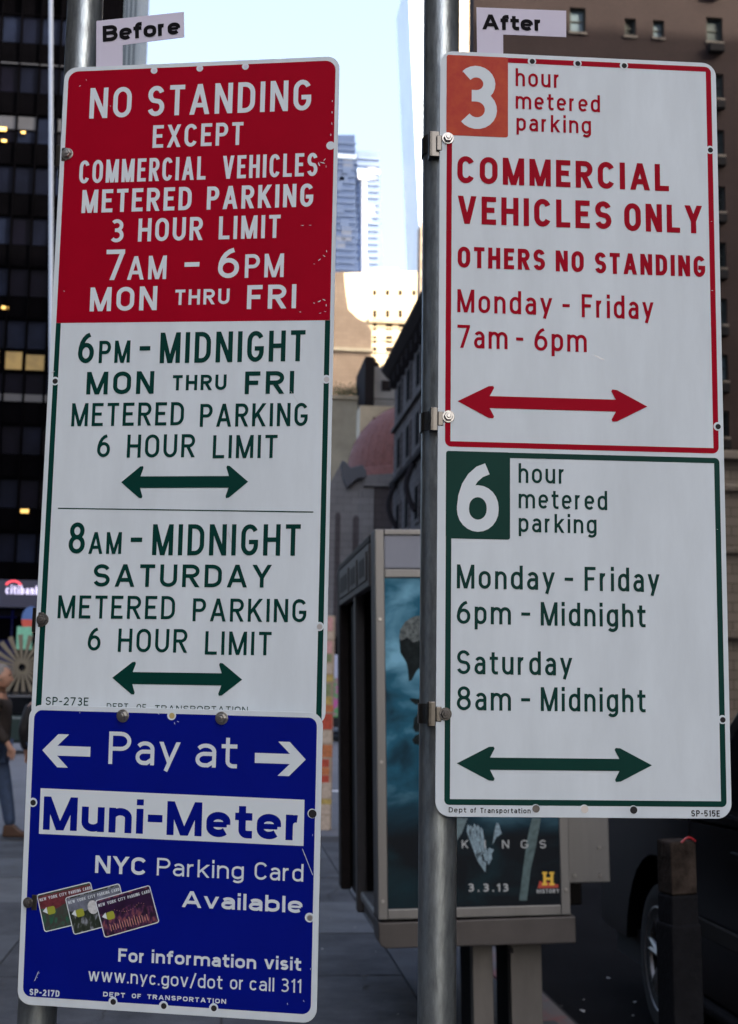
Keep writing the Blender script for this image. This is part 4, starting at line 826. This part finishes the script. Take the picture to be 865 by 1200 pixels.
o = mb.build('dome_rib', 'dome', CH); o['kind'] = 'stuff'

# cream block left of the dome, grey rooftop house, beige wall
def block(name, label, mt, px0, px1, pyt, Y, dep, gfl=0, mats=None):
    a, b = X(px0, (pyt+700)/2, Y), X(px1, (pyt+700)/2, Y); zt_ = Z((px0+px1)/2, pyt, Y)
    t = thing(name, label, 'building', (a, Y, 0)); boxpart('wall', mt, t, 0, b-a, 0, dep, -.12, zt_); return t, a, b, zt_
M['cream'] = mat('cream render', (.40, .36, .27), .85, var=.2, vscale=.35, world=True); M['tan'] = masonry('tan brick', (.33, .26, .20), (.36, .285, .22), (.30, .24, .19), .8, .8, .35, .02)
M['cream_stone'] = masonry('cream limestone', (.50, .42, .30), (.54, .46, .33), (.42, .36, .26), .35, 1.2, .5, .015); M['grey_render'] = mat('grey render', (.16, .17, .185), .85, var=.2, vscale=.5, world=True)
M['win_dark'] = mat('small dark window', (.02, .014, .008), .6, spec=.1); M['glass_pale'] = mat('pale blue tower glass', (.15, .205, .32), .6, var=.12, vscale=.05, world=True, spec=.2); M['glass_mid'] = mat('blue tower glass', (.125, .178, .30), .6, var=.15, vscale=.06, world=True, spec=.2)
t, a, b, zt_ = block('low_cream_building', 'plain cream rendered building between the left sign and the red dome', 'cream', 380, 427, 468, 128, 14)
boxpart('parapet', 'cream_stone', t, -.1, b-a+.1, -.2, 14, zt_, zt_ + .35)
for k, px in enumerate((398, 415)):
    s = thing('roof_shrub', ('left' if k == 0 else 'right') + ' green shrub on the low cream roof terrace', 'shrub', (X(px, 468, 129), 129, zt_ + .35), group=None)
    mb = MB(); random.seed(20 + k)
    for _ in range(420):
        d = Vector((random.gauss(0, .5), random.gauss(0, .4), abs(random.gauss(.5, .38)))); r = .09
        u = Vector((random.uniform(-1, 1), random.uniform(-1, 1), random.uniform(-1, 1))).normalized()*r; v_ = u.cross(Vector((.3, .5, .8))).normalized()*r*.7
        mb.add([d-u, d-v_, d+u, d+v_], [(0, 1, 2, 3)])
    o = mb.build('foliage', mat('shrub leaves', (.045, .08, .035), .7, var=.4, vscale=5), s); o['kind'] = 'stuff'; MB().cyl((0, 0, 0), (0, 0, .6), .08, .04, n=8).build('trunk', 'post_brown', s)
t, a, b, zt_ = block('rooftop_house', 'small grey rooftop house with one window above the red dome', 'grey_render', 429.5, 471, 430, 122, 8)
wx = X(450, 450, 122) - a; f = boxpart('window', 'roof_dark', t, wx - .2 , wx + .32*2, -.05, -.005, Z(450, 458, 122), Z(450, 446, 122)); 
mb = MB()
for k in range(12): mb.box(k*.28, k*.28 + .04, -.6, -.56, Z(450, 476, 122), Z(450, 469, 122))
mb.box(0, 3.2, -.6, -.56, Z(450, 469.5, 122), Z(450, 468.7, 122)); o = mb.build('railing', 'roof_dark', t)
boxpart('corner_pier', 'roof_dark', t, -.35, .5, -.5, 8, 0, zt_ + .8); mb = MB(); random.seed(5)
for _ in range(16): x = random.uniform(0, 2.8); h = random.uniform(.2, .7); mb.box(x, x + random.uniform(.1, .35), 1, 1.4, zt_, zt_ + h)
mb.build('roof_plant', 'roof_dark', t)
t, a, b, zt_ = block('beige_building', 'beige flat walled building just behind the red dome', 'cream', 420, 474, 476, 118, 3); f = boxpart('window', 'win_dark', t, X(441, 490, 118) - a - .3, X(441, 490, 118) - a + .3, -.05, -.005, Z(441, 497, 118), Z(441, 489, 118))
# tan block with sloping shoulder
TY = 150.0; TN = thing('tan_building', 'tan brick block in shade, its shoulder cut against the sunlit tower', 'building', (0, TY, 0))
tq = lambda px, py: (X(px, py, TY), Z(px, py, TY))
mb = MB(); mb.prism([(tq(372, 460)[0], -.1), tq(372, 322), tq(403, 318), tq(405, 340), tq(408, 362), tq(418, 372), tq(430, 379), tq(436, 388), (tq(436, 460)[0], -.1)], 0, 18); mb.build('wall', 'tan', TN)
boxpart('ledge', 'cream', TN, tq(372, 0)[0], tq(436, 400)[0] + .1, -.3, -.01, tq(0, 394)[1], tq(0, 390)[1]); boxpart('parapet', 'cream_stone', TN, tq(394, 0)[0], tq(430, 0)[0], -.5, -.02, tq(0, 470)[1], tq(0, 459)[1])
# sunlit cream tower
SY = 300.0; SL = thing('sunlit_tower', 'sunlit cream stone building with rows of small windows at the street end', 'building', (0, SY, 0))
sq = lambda px, py, Y=SY: (X(px, py, Y), Z(px, py, Y))
mb = MB(); mb.prism([(sq(400, 430)[0], -.1), sq(400, 320), sq(431, 319), sq(438, 314), sq(466, 314), sq(467, 318), sq(498, 318), (sq(498, 430)[0], -.1)], 0, 60); mb.build('wall', 'cream_stone', SL)
zz = sq(0, 356)[1]; boxpart('cornice', 'cream_stone', SL, sq(432, 356)[0], sq(497, 356)[0], -1.0, -.01, zz - .5, zz + .5, bevel=.1)
mb = MB(); [mb.box(sq(436 + k*2.3, 356)[0], sq(436 + k*2.3, 356)[0] + .2, -1.02, -1.003, zz - .3, zz + .3) for k in range(26)]; mb.build('dentil_row', 'win_dark', SL)
wm = MB().box(0, .85, -.06, -.01, 0, 1.7).mesh('window', 'win_dark')
for r_, py in enumerate((344, 370, 385, 400, 413, 427, 442)):
    for c_, px in enumerate((437, 452, 455.5, 467, 470.5, 483, 486.5)):
        if r_ < 2 and c_ in (2, 4, 6): continue
        inst('window', wm, SL, (sq(px, py)[0], 0, sq(px, py + 2)[1]), scale=(1, 1, .7 if r_ == 0 else 1))
for z0 in (363, 378, 393, 407, 420): boxpart('string_course', 'cream_stone', SL, sq(432, z0)[0], sq(497, z0)[0], -.25, -.01, sq(0, z0)[1] - .25, sq(0, z0)[1])
# tall cream slab right of the pole
t, a, b, zt_ = block('tall_cream_tower', 'tall sunlit cream slab glimpsed just right of the right pole', 'cream_stone', 499, 556, -60, 301, 8)
t2, a2, b2, z2 = block('beige_apartment_block', 'beige block with stacked windows just left of the right pole', 'tan', 490.5, 505, 262, 240, 4)
for k in range(12):
    inst('window', MB().box(0, 1.0, -.1, -.01, 0, 1.1).mesh('window', 'win_dark') if k == 0 else wm, t2, (.35, 0, z2 - 2.5 - k*3.2), scale=(1.3, 1, 1.2))
# pale tapering tower
VY = 420.0; vq = lambda px, py: (X(px, py, VY), Z(px, py, VY)); t = thing('tapering_tower', 'very pale blue glass tower edge leaning left of the right pole', 'building', (0, VY, 0))
M['pale_tower'] = mat('very pale blue glass', (.72, .85, .95), .5, var=.06, vscale=.05, world=True)
mb = MB(); mb.prism([(vq(494, 330)[0], 0), vq(492.5, 290), vq(478, -30), vq(520, -30), (vq(520, 330)[0], 0)], 0, 30); mb.build('glass_wall', 'pale_tower', t)
# twin glass towers
M['rib_light2'] = mat('pale reflecting pane', (.19, .22, .28), .6)
def glass_tower(label, px0, px1, pyt, pxb0, pxb1, pyb, Y, m, fl):
    t = thing('glass_tower', label, 'building', (0, Y, 0)); a = lambda px, py: (X(px, py, Y), Z(px, py, Y))
    mb = MB(); mb.prism([(a(pxb0, pyb)[0], 0), a(pxb0, pyb), a(px0, pyt), a(px1, pyt), a(pxb1, pyb), (a(pxb1, pyb)[0], 0)], 0, 40); mb.build('glass_wall', m, t)
    z1 = a(px0, pyt)[1]; z0 = a(px0, 330)[1]; n = fl; xa = a(px0, 250)[0]; xb = a(px1, 250)[0]
    me = MB().box(0, xb - xa, -.5, -.01, 0, .7).mesh('floor_band', 'glass_pale' if m == 'glass_mid' else 'glass_mid')
    for k in range(n): inst('floor_band', me, t, (xa, 0, z1 - 3 - (z1 - z0)*k/n))
    pan = MB().box(0, 3.4, -.4, -.02, 0, 5).mesh('pane', 'rib_light2'); random.seed(int(px0))
    for k in range(10): inst('pane', pan if k % 4 == 0 else MB().box(0, 3, -.45, -.02, 0, 3).mesh('pane', 'glass_pale'), t, (random.uniform(xa, xb - 4), 0, random.uniform(z0, z1 - 8)))
    boxpart('crown_band', 'pale_tower', t, xa, xb, -.8, -.01, z1 - 8.5, z1 - 7)
    return t
g1 = glass_tower('pale blue glass tower whose left half is hidden by the left sign', 380, 416, 158, 382, 419, 340, 464, 'glass_mid', 22)
g2 = glass_tower('pale blue glass tower with a white vertical strip, right of its twin', 418, 444, 177, 419, 451, 340, 470, 'glass_mid', 20)
a = at(426, 206, 469); b = at(432, 330, 469); mb = MB(); mb.cyl((b.x, -1, 60), (a.x, -1, a.z), .95, n=12); mb.box(a.x - 2, a.x + 2, -2, 0, a.z - 1.5, a.z + .2); o = mb.build('white_strip', mat('white strip', (.8, .8, .8), .5), g2)
# ribbed blue tower behind the left tag
RY = 95.0; ra, rb = X(112, 40, RY), X(161, 40, RY); t = thing('ribbed_tower', 'blue grey tower with vertical ribs behind the Before paper tag', 'building', (ra, RY, 0))
M['rib_dark'] = mat('blue grey spandrel', (.06, .10, .15), .4, var=.15, vscale=.3, world=True); M['rib_light'] = mat('blue grey rib', (.20, .27, .34), .45)
boxpart('wall', 'rib_dark', t, 0, rb - ra, 0, 9.5, 0, 95)
rm_ = MB().box(0, .15, -.2, -.005, 0, 95).mesh('rib', 'rib_light'); nr = 10
for k in range(nr): inst('rib', rm_, t, ((rb - ra - .12)*k/(nr-1), 0, 0))
rm2 = MB().box(.0, .12, .0, .5, 0, 95).mesh('rib', 'rib_light')
for k in range(6): inst('rib', rm2, t, (rb - ra + .003, .6 + k*1.6, 0))

# black office tower at the left with window grid
OY = 72.0; TB = thing('black_tower', 'black steel and glass office tower filling the left edge', 'building', (0, OY, 0))
M['black_steel'] = mat('black steel', (.0010, .0010, .0014), .8, spec=.0, var=.3, vscale=.5, world=True); M['bl_glass'] = [mat('dark office glass %d' % k, c, .4, var=.5, vscale=.5, world=True, spec=.03) for k, c in enumerate(((.002, .0028, .007), (.004, .006, .014), (.005, .005, .007), (.0015, .0015, .004)))]
M['bl_pale'] = mat('office blind grey', (.011, .013, .02), .5, var=.3, vscale=.9, world=True); M['bl_lit'] = mat('lit office interior', (.10, .07, .02), .6, emit=(1.0, .62, .12), estr=.013, var=.5, vscale=.8, world=True)
M['bl_lamp'] = mat('office ceiling lamp', (.9, .6, .2), .6, emit=(1.0, .50, .08), estr=.17)
oa = lambda px, py: (X(px, py, OY), Z(px, py, OY))
ox0, ox1 = oa(-170, 400)[0], oa(122, 400)[0]; oz0 = oa(30, 700)[1]
boxpart('wall', 'black_steel', TB, ox0, ox1, .25, 3.5, oz0, 120)
boxpart('lobby_wall', 'black_steel', TB, ox0, ox1, 3.0, 3.5, -.12, oz0 - .003)
colw = 23.6*OY/FPX; flo = 63.0*OY/FPX
xs_ = [oa(11.5, 300)[0] + colw*k for k in range(-7, 5)]
mu = MB().box(0, .10, -.06, .25, oz0, 42).mesh('mullion', 'black_steel')
for x in xs_: inst('mullion', mu, TB, (x - .05, 0, 0))
z75 = oa(30, 75)[1]
pane_me = [MB().box(0, colw - .12, .15, .2, 0, flo*.52).mesh('pane', m) for m in M['bl_glass']]; sp_me = MB().box(0, colw - .12, .08, .2, 0, flo*.40).mesh('spandrel', M['black_steel']); sp_pale = MB().box(0, colw - .12, .07, .2, 0, flo*.25).mesh('spandrel', M['bl_pale']); lit_me = MB().box(0, colw - .12, .14, .2, 0, flo*.36).mesh('pane', M['bl_lit'])
random.seed(11)
for fl in range(-10, 2):
    zb_ = z75 + fl*flo
    if zb_ < oz0: continue
    mb = MB(); mb.box(ox0, ox1, -.03, .1, zb_ - .03, zb_ + .03); mb.build('floor_ledge', 'bl_pale' if fl == 0 else 'black_steel', TB)
    for x in xs_:
        o = inst('pane', random.choice(pane_me), TB, (x + .06, 0, zb_ - flo*.55))
        inst('spandrel', sp_me, TB, (x + .06, 0, zb_ - flo*.97))
for k, x in enumerate(xs_):
    if k in (5, 6, 7, 9): inst('spandrel', sp_pale, TB, (x + .06, -.03, oa(20, 151)[1]))
    inst('spandrel', sp_pale, TB, (x + .06, -.03, oa(20, 470)[1])).scale = (1, 1, .55)
    if k in (6, 7, 8): inst('pane', lit_me, TB, (x + .06, -.16, oa(20, 433)[1])).scale = ((.75, .9, 1)[k - 6], 1, (1, .92, .8)[k - 6])
lp = MB().box(0, .42, -.02, .05, 0, .20).mesh('ceiling_lamp', M['bl_lamp'])
for px, py, s in ((-2, 153, 1), (2, 166, .6), (25, 156, .5), (2, 362, .8), (24, 601, 1), (-30, 153, 1), (-60, 362, 1)): inst('ceiling_lamp', lp, TB, (oa(px, py)[0], 0, oa(px, py)[1])).scale = (s, 1, s)
# bank fascia and shopfront
boxpart('shop_fascia', mat('navy fascia', (.004, .006, .03), .4), TB, oa(-60, 690)[0], oa(75, 690)[0], -.6, -.02, oa(0, 712)[1], oa(0, 680)[1])
M['sign_glow'] = mat('glowing sign letters', (.8, .8, .9), .5, emit=(.52, .42, 1.0), estr=.11); M['sign_red'] = mat('glowing sign red', (.8, .1, .1), .5, emit=(1.0, .06, .12), estr=.2)
mb = MB(); a = oa(9, 697); b = oa(48, 697); word(mb, 'citibank', a[0], b[0], a[1], 10*OY/FPX, .085, -.66, xh=.72, sp=.16); mb.build('lettering', 'sign_glow', TB)
mb = MB(); c = oa(18, 689); vs = []
for k in range(9):
    t_ = R(20 + 140*k/8); 
    for r in (.34, .44): vs.append((c[0] + r*math.cos(t_), -.66, c[1] + r*.8*math.sin(t_)))
mb.add(vs, [(2*k, 2*k+1, 2*k+3, 2*k+2) for k in range(8)]); mb.build('red_arc', 'sign_red', TB)
boxpart('shop_window', mat('blue shop light', (.005, .008, .05), .3, emit=(.02, .03, .5), estr=.006), TB, oa(-40, 740)[0], oa(9, 740)[0], 2.5, 2.9, oa(0, 790)[1], oa(0, 712)[1])
SH = OY + 1
a = at(36, 726, 66); t = thing('round_sign', 'round sign half red half blue outside the bank', 'sign', (a.x, 66, 0)); mb = MB(); mb.prism([(.42*math.cos(R(k)), a.z + .62*math.sin(R(k))) for k in range(180, 361, 15)], -.05, 0); mb.build('lower_half', 'redp', t)
mb = MB(); mb.prism([(.42*math.cos(R(k)), a.z + .62*math.sin(R(k))) for k in range(0, 181, 15)], -.05, 0); mb.build('upper_half', mat('sign blue', (.04, .10, .28), .5), t); MB().cyl((0, .02, 0), (0, .02, a.z), .05, n=8).build('post', 'post_dark', t)
a = at(29, 742, 65); t = thing('green_sign', 'small pale green square sign below the round one', 'sign', (a.x, 65, 0)); boxpart('board', mat('pale green board', (.12, .35, .24), .5, var=.2, vscale=5), t, -.35, .35, -.05, 0, a.z - .75, a.z + .3); MB().cyl((0, .03, 0), (0, .03, a.z), .04, n=8).build('post', 'post_dark', t)
a = at(26, 782, 58); t = thing('starburst_sculpture', 'dull brass starburst sculpture of fanned blades at the left edge', 'sculpture', (a.x, 58, a.z)); M['brass'] = mat('dull brass', (.14, .12, .085), .5, metal=.4)
for k in range(20):
    an = 2*math.pi*k/20 + .1; mb = MB(); c, s = math.cos(an), math.sin(an); mb.prism([(c*.15 - s*.03, s*.15 + c*.03), (c*1.35 - s*.10, s*1.35 + c*.10), (c*1.35 + s*.10, s*1.35 - c*.10), (c*.15 + s*.03, s*.15 - c*.03)], -.05, .05); mb.build('blade', 'brass', t)
mb = MB(); mb.cyl((0, .06, -a.z), (0, .06, 0), .09, n=10); mb.build('stand', 'post_dark', t)
t = thing('railing', 'low pale railing across the plaza behind the walkers', 'railing', (X(-40, 805, 55), 55, -.12)); 
rl = MB().box(0, .07, 0, .07, 0, 1.25).mesh('baluster', mat('railing steel', (.16, .16, .17), .5))
for k in range(26): inst('baluster', rl, t, (k*.2, 0, 0))
boxpart('top_rail', 'post_dark', t, -.05, 5.2, -.02, .09, 1.25, 1.33)
# parked cars beyond the avenue
def far_car(px, py, Y, label, m):
    a = at(px, py, Y); t = thing('parked_car', label, 'car', (a.x, Y, -.12)); L_ = 4.6
    mb = MB(); mb.prism([(0, .25), (L_, .25), (L_, .75), (L_-.5, .88), (.6, .92), (0, .8)], 0, 1.75, 'xz'); mb.build('body', m, t, bevel=.08)
    mb = MB(); mb.prism([(.7, .9), (1.3, 1.4), (3.0, 1.42), (3.8, .9)], .12, 1.63, 'xz'); mb.build('cabin', 'carglass', t, bevel=.06)
    for x in (.85, L_-.9):
        for y in (.08, 1.67): mb = MB(); mb.lathe([(0, -.1), (.22, -.11), (.31, -.1), (.32, 0), (.31, .1), (.22, .11), (0, .1)], (x, y, .32), 'y', 24); mb.build('wheel', 'rubber', t, smooth=True)
    boxpart('headlight', 'chrome', t, L_-.25, L_+.02, -.01, .2, .58, .7); boxpart('headlight', 'chrome', t, .0, .3, -.02, .1, .6, .7)
far_car(-90, 880, 34, 'dark green sedan parked across the avenue behind the grey haired man', mat('dark green paint', (.012, .03, .028), .3)); far_car(14, 850, 46, 'dark grey sedan further back, half behind the left sign', mat('dark grey paint', (.03, .032, .038), .3))
# pale pole in front of the black tower
a = at(60, 380, 40); t = thing('lamp_pole', 'thin pale blue pole in front of the black tower', 'pole', (at(60.2, 400, 40).x, 40, -.12)); top = at(60, -40, 40); bot = at(60.5, 700, 40)
k = (top.x - bot.x)/(top.z - bot.z); mb = MB(); mb.cyl((bot.x - t.location.x - k*bot.z, 0, 0), (top.x - t.location.x, 0, top.z), .062, n=14); mb.build('shaft', mat('pale blue grey paint', (.50, .56, .64), .5), t, smooth=True); mb = MB(); mb.cyl((bot.x - t.location.x - k*bot.z, 0, 0), (bot.x - t.location.x - k*bot.z, 0, .5), .14, .12, n=12); mb.build('base', 'post_dark', t)

# unseen blocks added beside the street, sized to shade it and limit sky light
for nm, lab, b_, m in (('street_blocker', 'unseen stone block added along the near sidewalk to shape the light', (-26, -5.25, -40, 15, 0, 12), 'stone_base'), ('street_blocker', 'tall unseen brick block added across the roadway to shade the street', (18, 90, -45, 30, 0, 66), 'brick')):
    t = thing(nm, lab, 'building', (0, 0, 0)); boxpart('wall', m, t, b_[0], b_[1], b_[2], b_[3], -.13, b_[5])
    xf = b_[1] if b_[0] < 0 else b_[0]; s = 1 if b_[0] < 0 else -1
    wmm = MB().box(0, .06, 0, 1.5, 0, 2.0).mesh('window', 'pane_c')
    for i in range(14):
        if b_[2] + 4 + i*5.8 > b_[3] - 3: break
        for j in range(2 if b_[0] < 0 else 8): inst('window', wmm, t, (xf + (0.004 if s > 0 else -.064), b_[2] + 4 + i*5.8, 4 + j*3.4))

# ------------------------------------------------------------------ people
M['skin'] = mat('skin', (.42, .24, .17), .55); M['hair'] = mat('grey hair', (.22, .21, .20), .8, var=.3, vscale=60); M['hair2'] = mat('dark hair', (.02, .015, .012), .7)
M['jacket'] = mat('brown black jacket', (.022, .016, .014), .8, var=.3, vscale=14, bump=.3, bscale=25); M['jacket2'] = mat('black coat', (.010, .010, .012), .8, var=.3, vscale=14); M['jeans'] = mat('blue jeans', (.035, .06, .12), .85, var=.3, vscale=12, bump=.3, bscale=40); M['shoe'] = mat('brown shoes', (.06, .03, .018), .6)
def skin_obj(name, m, parent, verts, edges_, rad, root=0, sub=2):
    me = bpy.data.meshes.new(name); me.from_pydata(verts, edges_, []); me.materials.append(M[m]); o = link(bpy.data.objects.new(name, me), parent)
    md = o.modifiers.new('skin', 'SKIN'); md.use_smooth_shade = True
    for i, r in enumerate(rad):
        sv = me.skin_vertices[0].data[i]; sv.radius = (r if isinstance(r, tuple) else (r, r)); sv.use_root = (i == root)
    sb = o.modifiers.new('subdivision', 'SUBSURF'); sb.levels = sub; sb.render_levels = sub
    return o
def person(label, loc, rz, h, jm, hm, stride=.18):
    """facing +x when rz = 0; one continuous body, clothes as children"""
    P = thing('person', label, 'person', loc, rz); s = h/1.75; V_ = lambda *a: (a[0]*s, a[1]*s, a[2]*s)
    st = stride
    J = [V_(0, 0, .95), V_(0, 0, 1.10), V_(0, 0, 1.28), V_(.0, 0, 1.42), V_(.01, 0, 1.49), V_(.03, 0, 1.56),
         V_(0, .09, .90), V_(st*.55, .095, .50), V_(st, .09, .10), V_(st+.09, .10, .045),
         V_(0, -.09, .90), V_(-st*.2, -.095, .50), V_(-st*1.1, -.09, .12), V_(-st*1.1+.09, -.10, .045),
         V_(0, .19, 1.40), V_(-.08, .25, 1.14), V_(.06, .25, .92), V_(.09, .25, .86),
         V_(0, -.19, 1.40), V_(.06, -.25, 1.14), V_(.20, -.23, .97), V_(.23, -.22, .92)]
    E_ = [(0,1),(1,2),(2,3),(3,4),(4,5),(0,6),(6,7),(7,8),(8,9),(0,10),(10,11),(11,12),(12,13),(3,14),(14,15),(15,16),(16,17),(3,18),(18,19),(19,20),(20,21)]
    rd = [.13, .125, .14, .10, .055, .055, .09, .06, .04, .035, .09, .06, .04, .035, .06, .042, .03, .03, .06, .042, .03, .03]
    nv = len(J)
    for hb, dirx in ((17, .02), (21, .03)):      # five fingers and a thumb per hand
        hx, hy, hz = J[hb]
        for f in range(4):
            J += [(hx + (f-1.5)*.020*s, hy, hz - .05*s), (hx + (f-1.5)*.022*s + dirx*.4*s, hy, hz - (.085 + .008*(f in (1, 2)))*s)]; rd += [.010, .008]; E_ += [(hb, nv), (nv, nv+1)]; nv += 2
        J += [(hx + .045*s, hy - .01*s, hz - .02*s), (hx + .055*s, hy - .015*s, hz - .055*s)]; rd += [.011, .009]; E_ += [(hb, nv), (nv, nv+1)]; nv += 2
    b = skin_obj('body', 'skin', P, J, E_, [r*s*.94 for r in rd])
    # head with face
    bm = bmesh.new(); bmesh.ops.create_uvsphere(bm, u_segments=28, v_segments=20, radius=1)
    for v in bm.verts:
        x, y, z = v.co
        fx = .095*x; fy = .075*y*(1 - .18*max(0, -z)); fz = .118*z
        if x > 0 and z < -.2: fx += .010*x
        if x > .75 and abs(y) < .22 and -.35 < z < .12: fx += .026*(1 - abs(y)/.22)*(1 - abs(z + .2)/.34)       # nose
        if x > .7 and .12 < z < .3 and .15 < abs(y) < .55: fx -= .008                                           # eye sockets
        if x > .7 and -.52 < z < -.44 and abs(y) < .35: fx -= .006                                              # mouth
        if abs(y) > .92 and abs(x) < .25 and abs(z) < .3: fy += .014*(1 if y > 0 else -1)                         # ears
        v.co = Vector((fx, fy, fz))*s + Vector((.045, 0, 1.645))*s
    me = bpy.data.meshes.new('head'); bm.to_mesh(me); me.materials.append(M['skin']); me.polygons.foreach_set('use_smooth', [True]*len(me.polygons)); hd = link(bpy.data.objects.new('head', me), P)
    for y in (-.03, .03): MB().lathe([(0, -.011), (.010, -.005), (.010, .005), (0, .011)], (.125*s, y*s, 1.665*s), 'x', 12).build('eye', 'hole', hd, smooth=True)
    for y in (-.082, .082): MB().lathe([(0, -.008), (.022, -.005), (.026, .0), (.022, .005), (0, .008)], (.035*s, y*s, 1.64*s), 'y', 14).build('ear', 'skin', hd, smooth=True)
    bm = bmesh.new(); bmesh.ops.create_uvsphere(bm, u_segments=24, v_segments=16, radius=1)
    for v in list(bm.verts):
        x, y, z = v.co; v.co = Vector((.103*x - .008, .085*y, .122*z))*s + Vector((.040, 0, 1.655))*s
        v.co += Vector((random.uniform(-1, 1), random.uniform(-1, 1), random.uniform(-1, 1)))*.004
    dl = [v for v in bm.verts if (v.co.x/s - .045) > .035 and (v.co.z/s - 1.655) < .065 or (v.co.z/s - 1.655) < -.06]
    bmesh.ops.delete(bm, geom=dl, context='VERTS'); me = bpy.data.meshes.new('hair'); bm.to_mesh(me); bm.free(); me.materials.append(M[hm]); link(bpy.data.objects.new('hair', me), hd)
    JJ = J[:4] + [J[14], J[15], J[16], J[18], J[19], J[20]]; JJ[0] = V_(0, 0, .86)
    j = skin_obj('jacket', jm, P, JJ, [(0,1),(1,2),(2,3),(3,4),(4,5),(5,6),(3,7),(7,8),(8,9)], [r*s for r in (.175, .165, .175, .12, .085, .062, .052, .085, .062, .052)])
    skin_obj('jeans', 'jeans', P, [J[0], J[6], J[7], J[8], J[10], J[11], J[12]], [(0,1),(1,2),(2,3),(0,4),(4,5),(5,6)], [r*s for r in (.14, .105, .08, .062, .105, .08, .062)])
    for q_ in (8, 12):
        x, y, z = J[q_]; mb = MB(); mb.prism([(x - .08*s, 0.0), (x + .19*s, 0.0), (x + .20*s, .035*s), (x + .10*s, .075*s), (x + .04*s, .13*s), (x - .07*s, .13*s)], y - .045*s, y + .045*s, 'xz'); o = mb.build('shoe', 'shoe', P, smooth=True, bevel=.02)
    # stubble of shirt collar
    mb = MB(); mb.lathe([(.070*s, 1.43*s), (.075*s, 1.49*s), (.066*s, 1.495*s)], n=20); mb.build('collar', jm, j, smooth=True)
    return P
a = at(-11, 976, 14.7); person('grey haired man in a dark brown jacket and jeans walking at the left edge', (a.x, 14.7, 0), R(-8), 1.75, 'jacket', 'hair')
a = at(50, 970, 15.0); person('person in a black coat and jeans mostly hidden behind the left sign', (a.x, 15.0, 0), R(80), 1.68, 'jacket2', 'hair2', .10)

# repeats share a group phrase
GROUPS = {'parking_sign': 'parking rule signs on the two poles', 'sign_pole': 'galvanised poles that carry the signs', 'paper_tag': 'paper tags above the signs', 'person': 'people on the far sidewalk',
          'glass_tower': 'pale glass towers at the street end', 'parked_car': 'cars parked beyond the avenue', 'roof_shrub': 'shrubs on the cream roof terrace', 'street_blocker': 'unseen light blocking walls beside the street'}
for o in COL.objects:
    if o.parent is None and o.name.split('.')[0] in GROUPS: o['group'] = GROUPS[o.name.split('.')[0]]
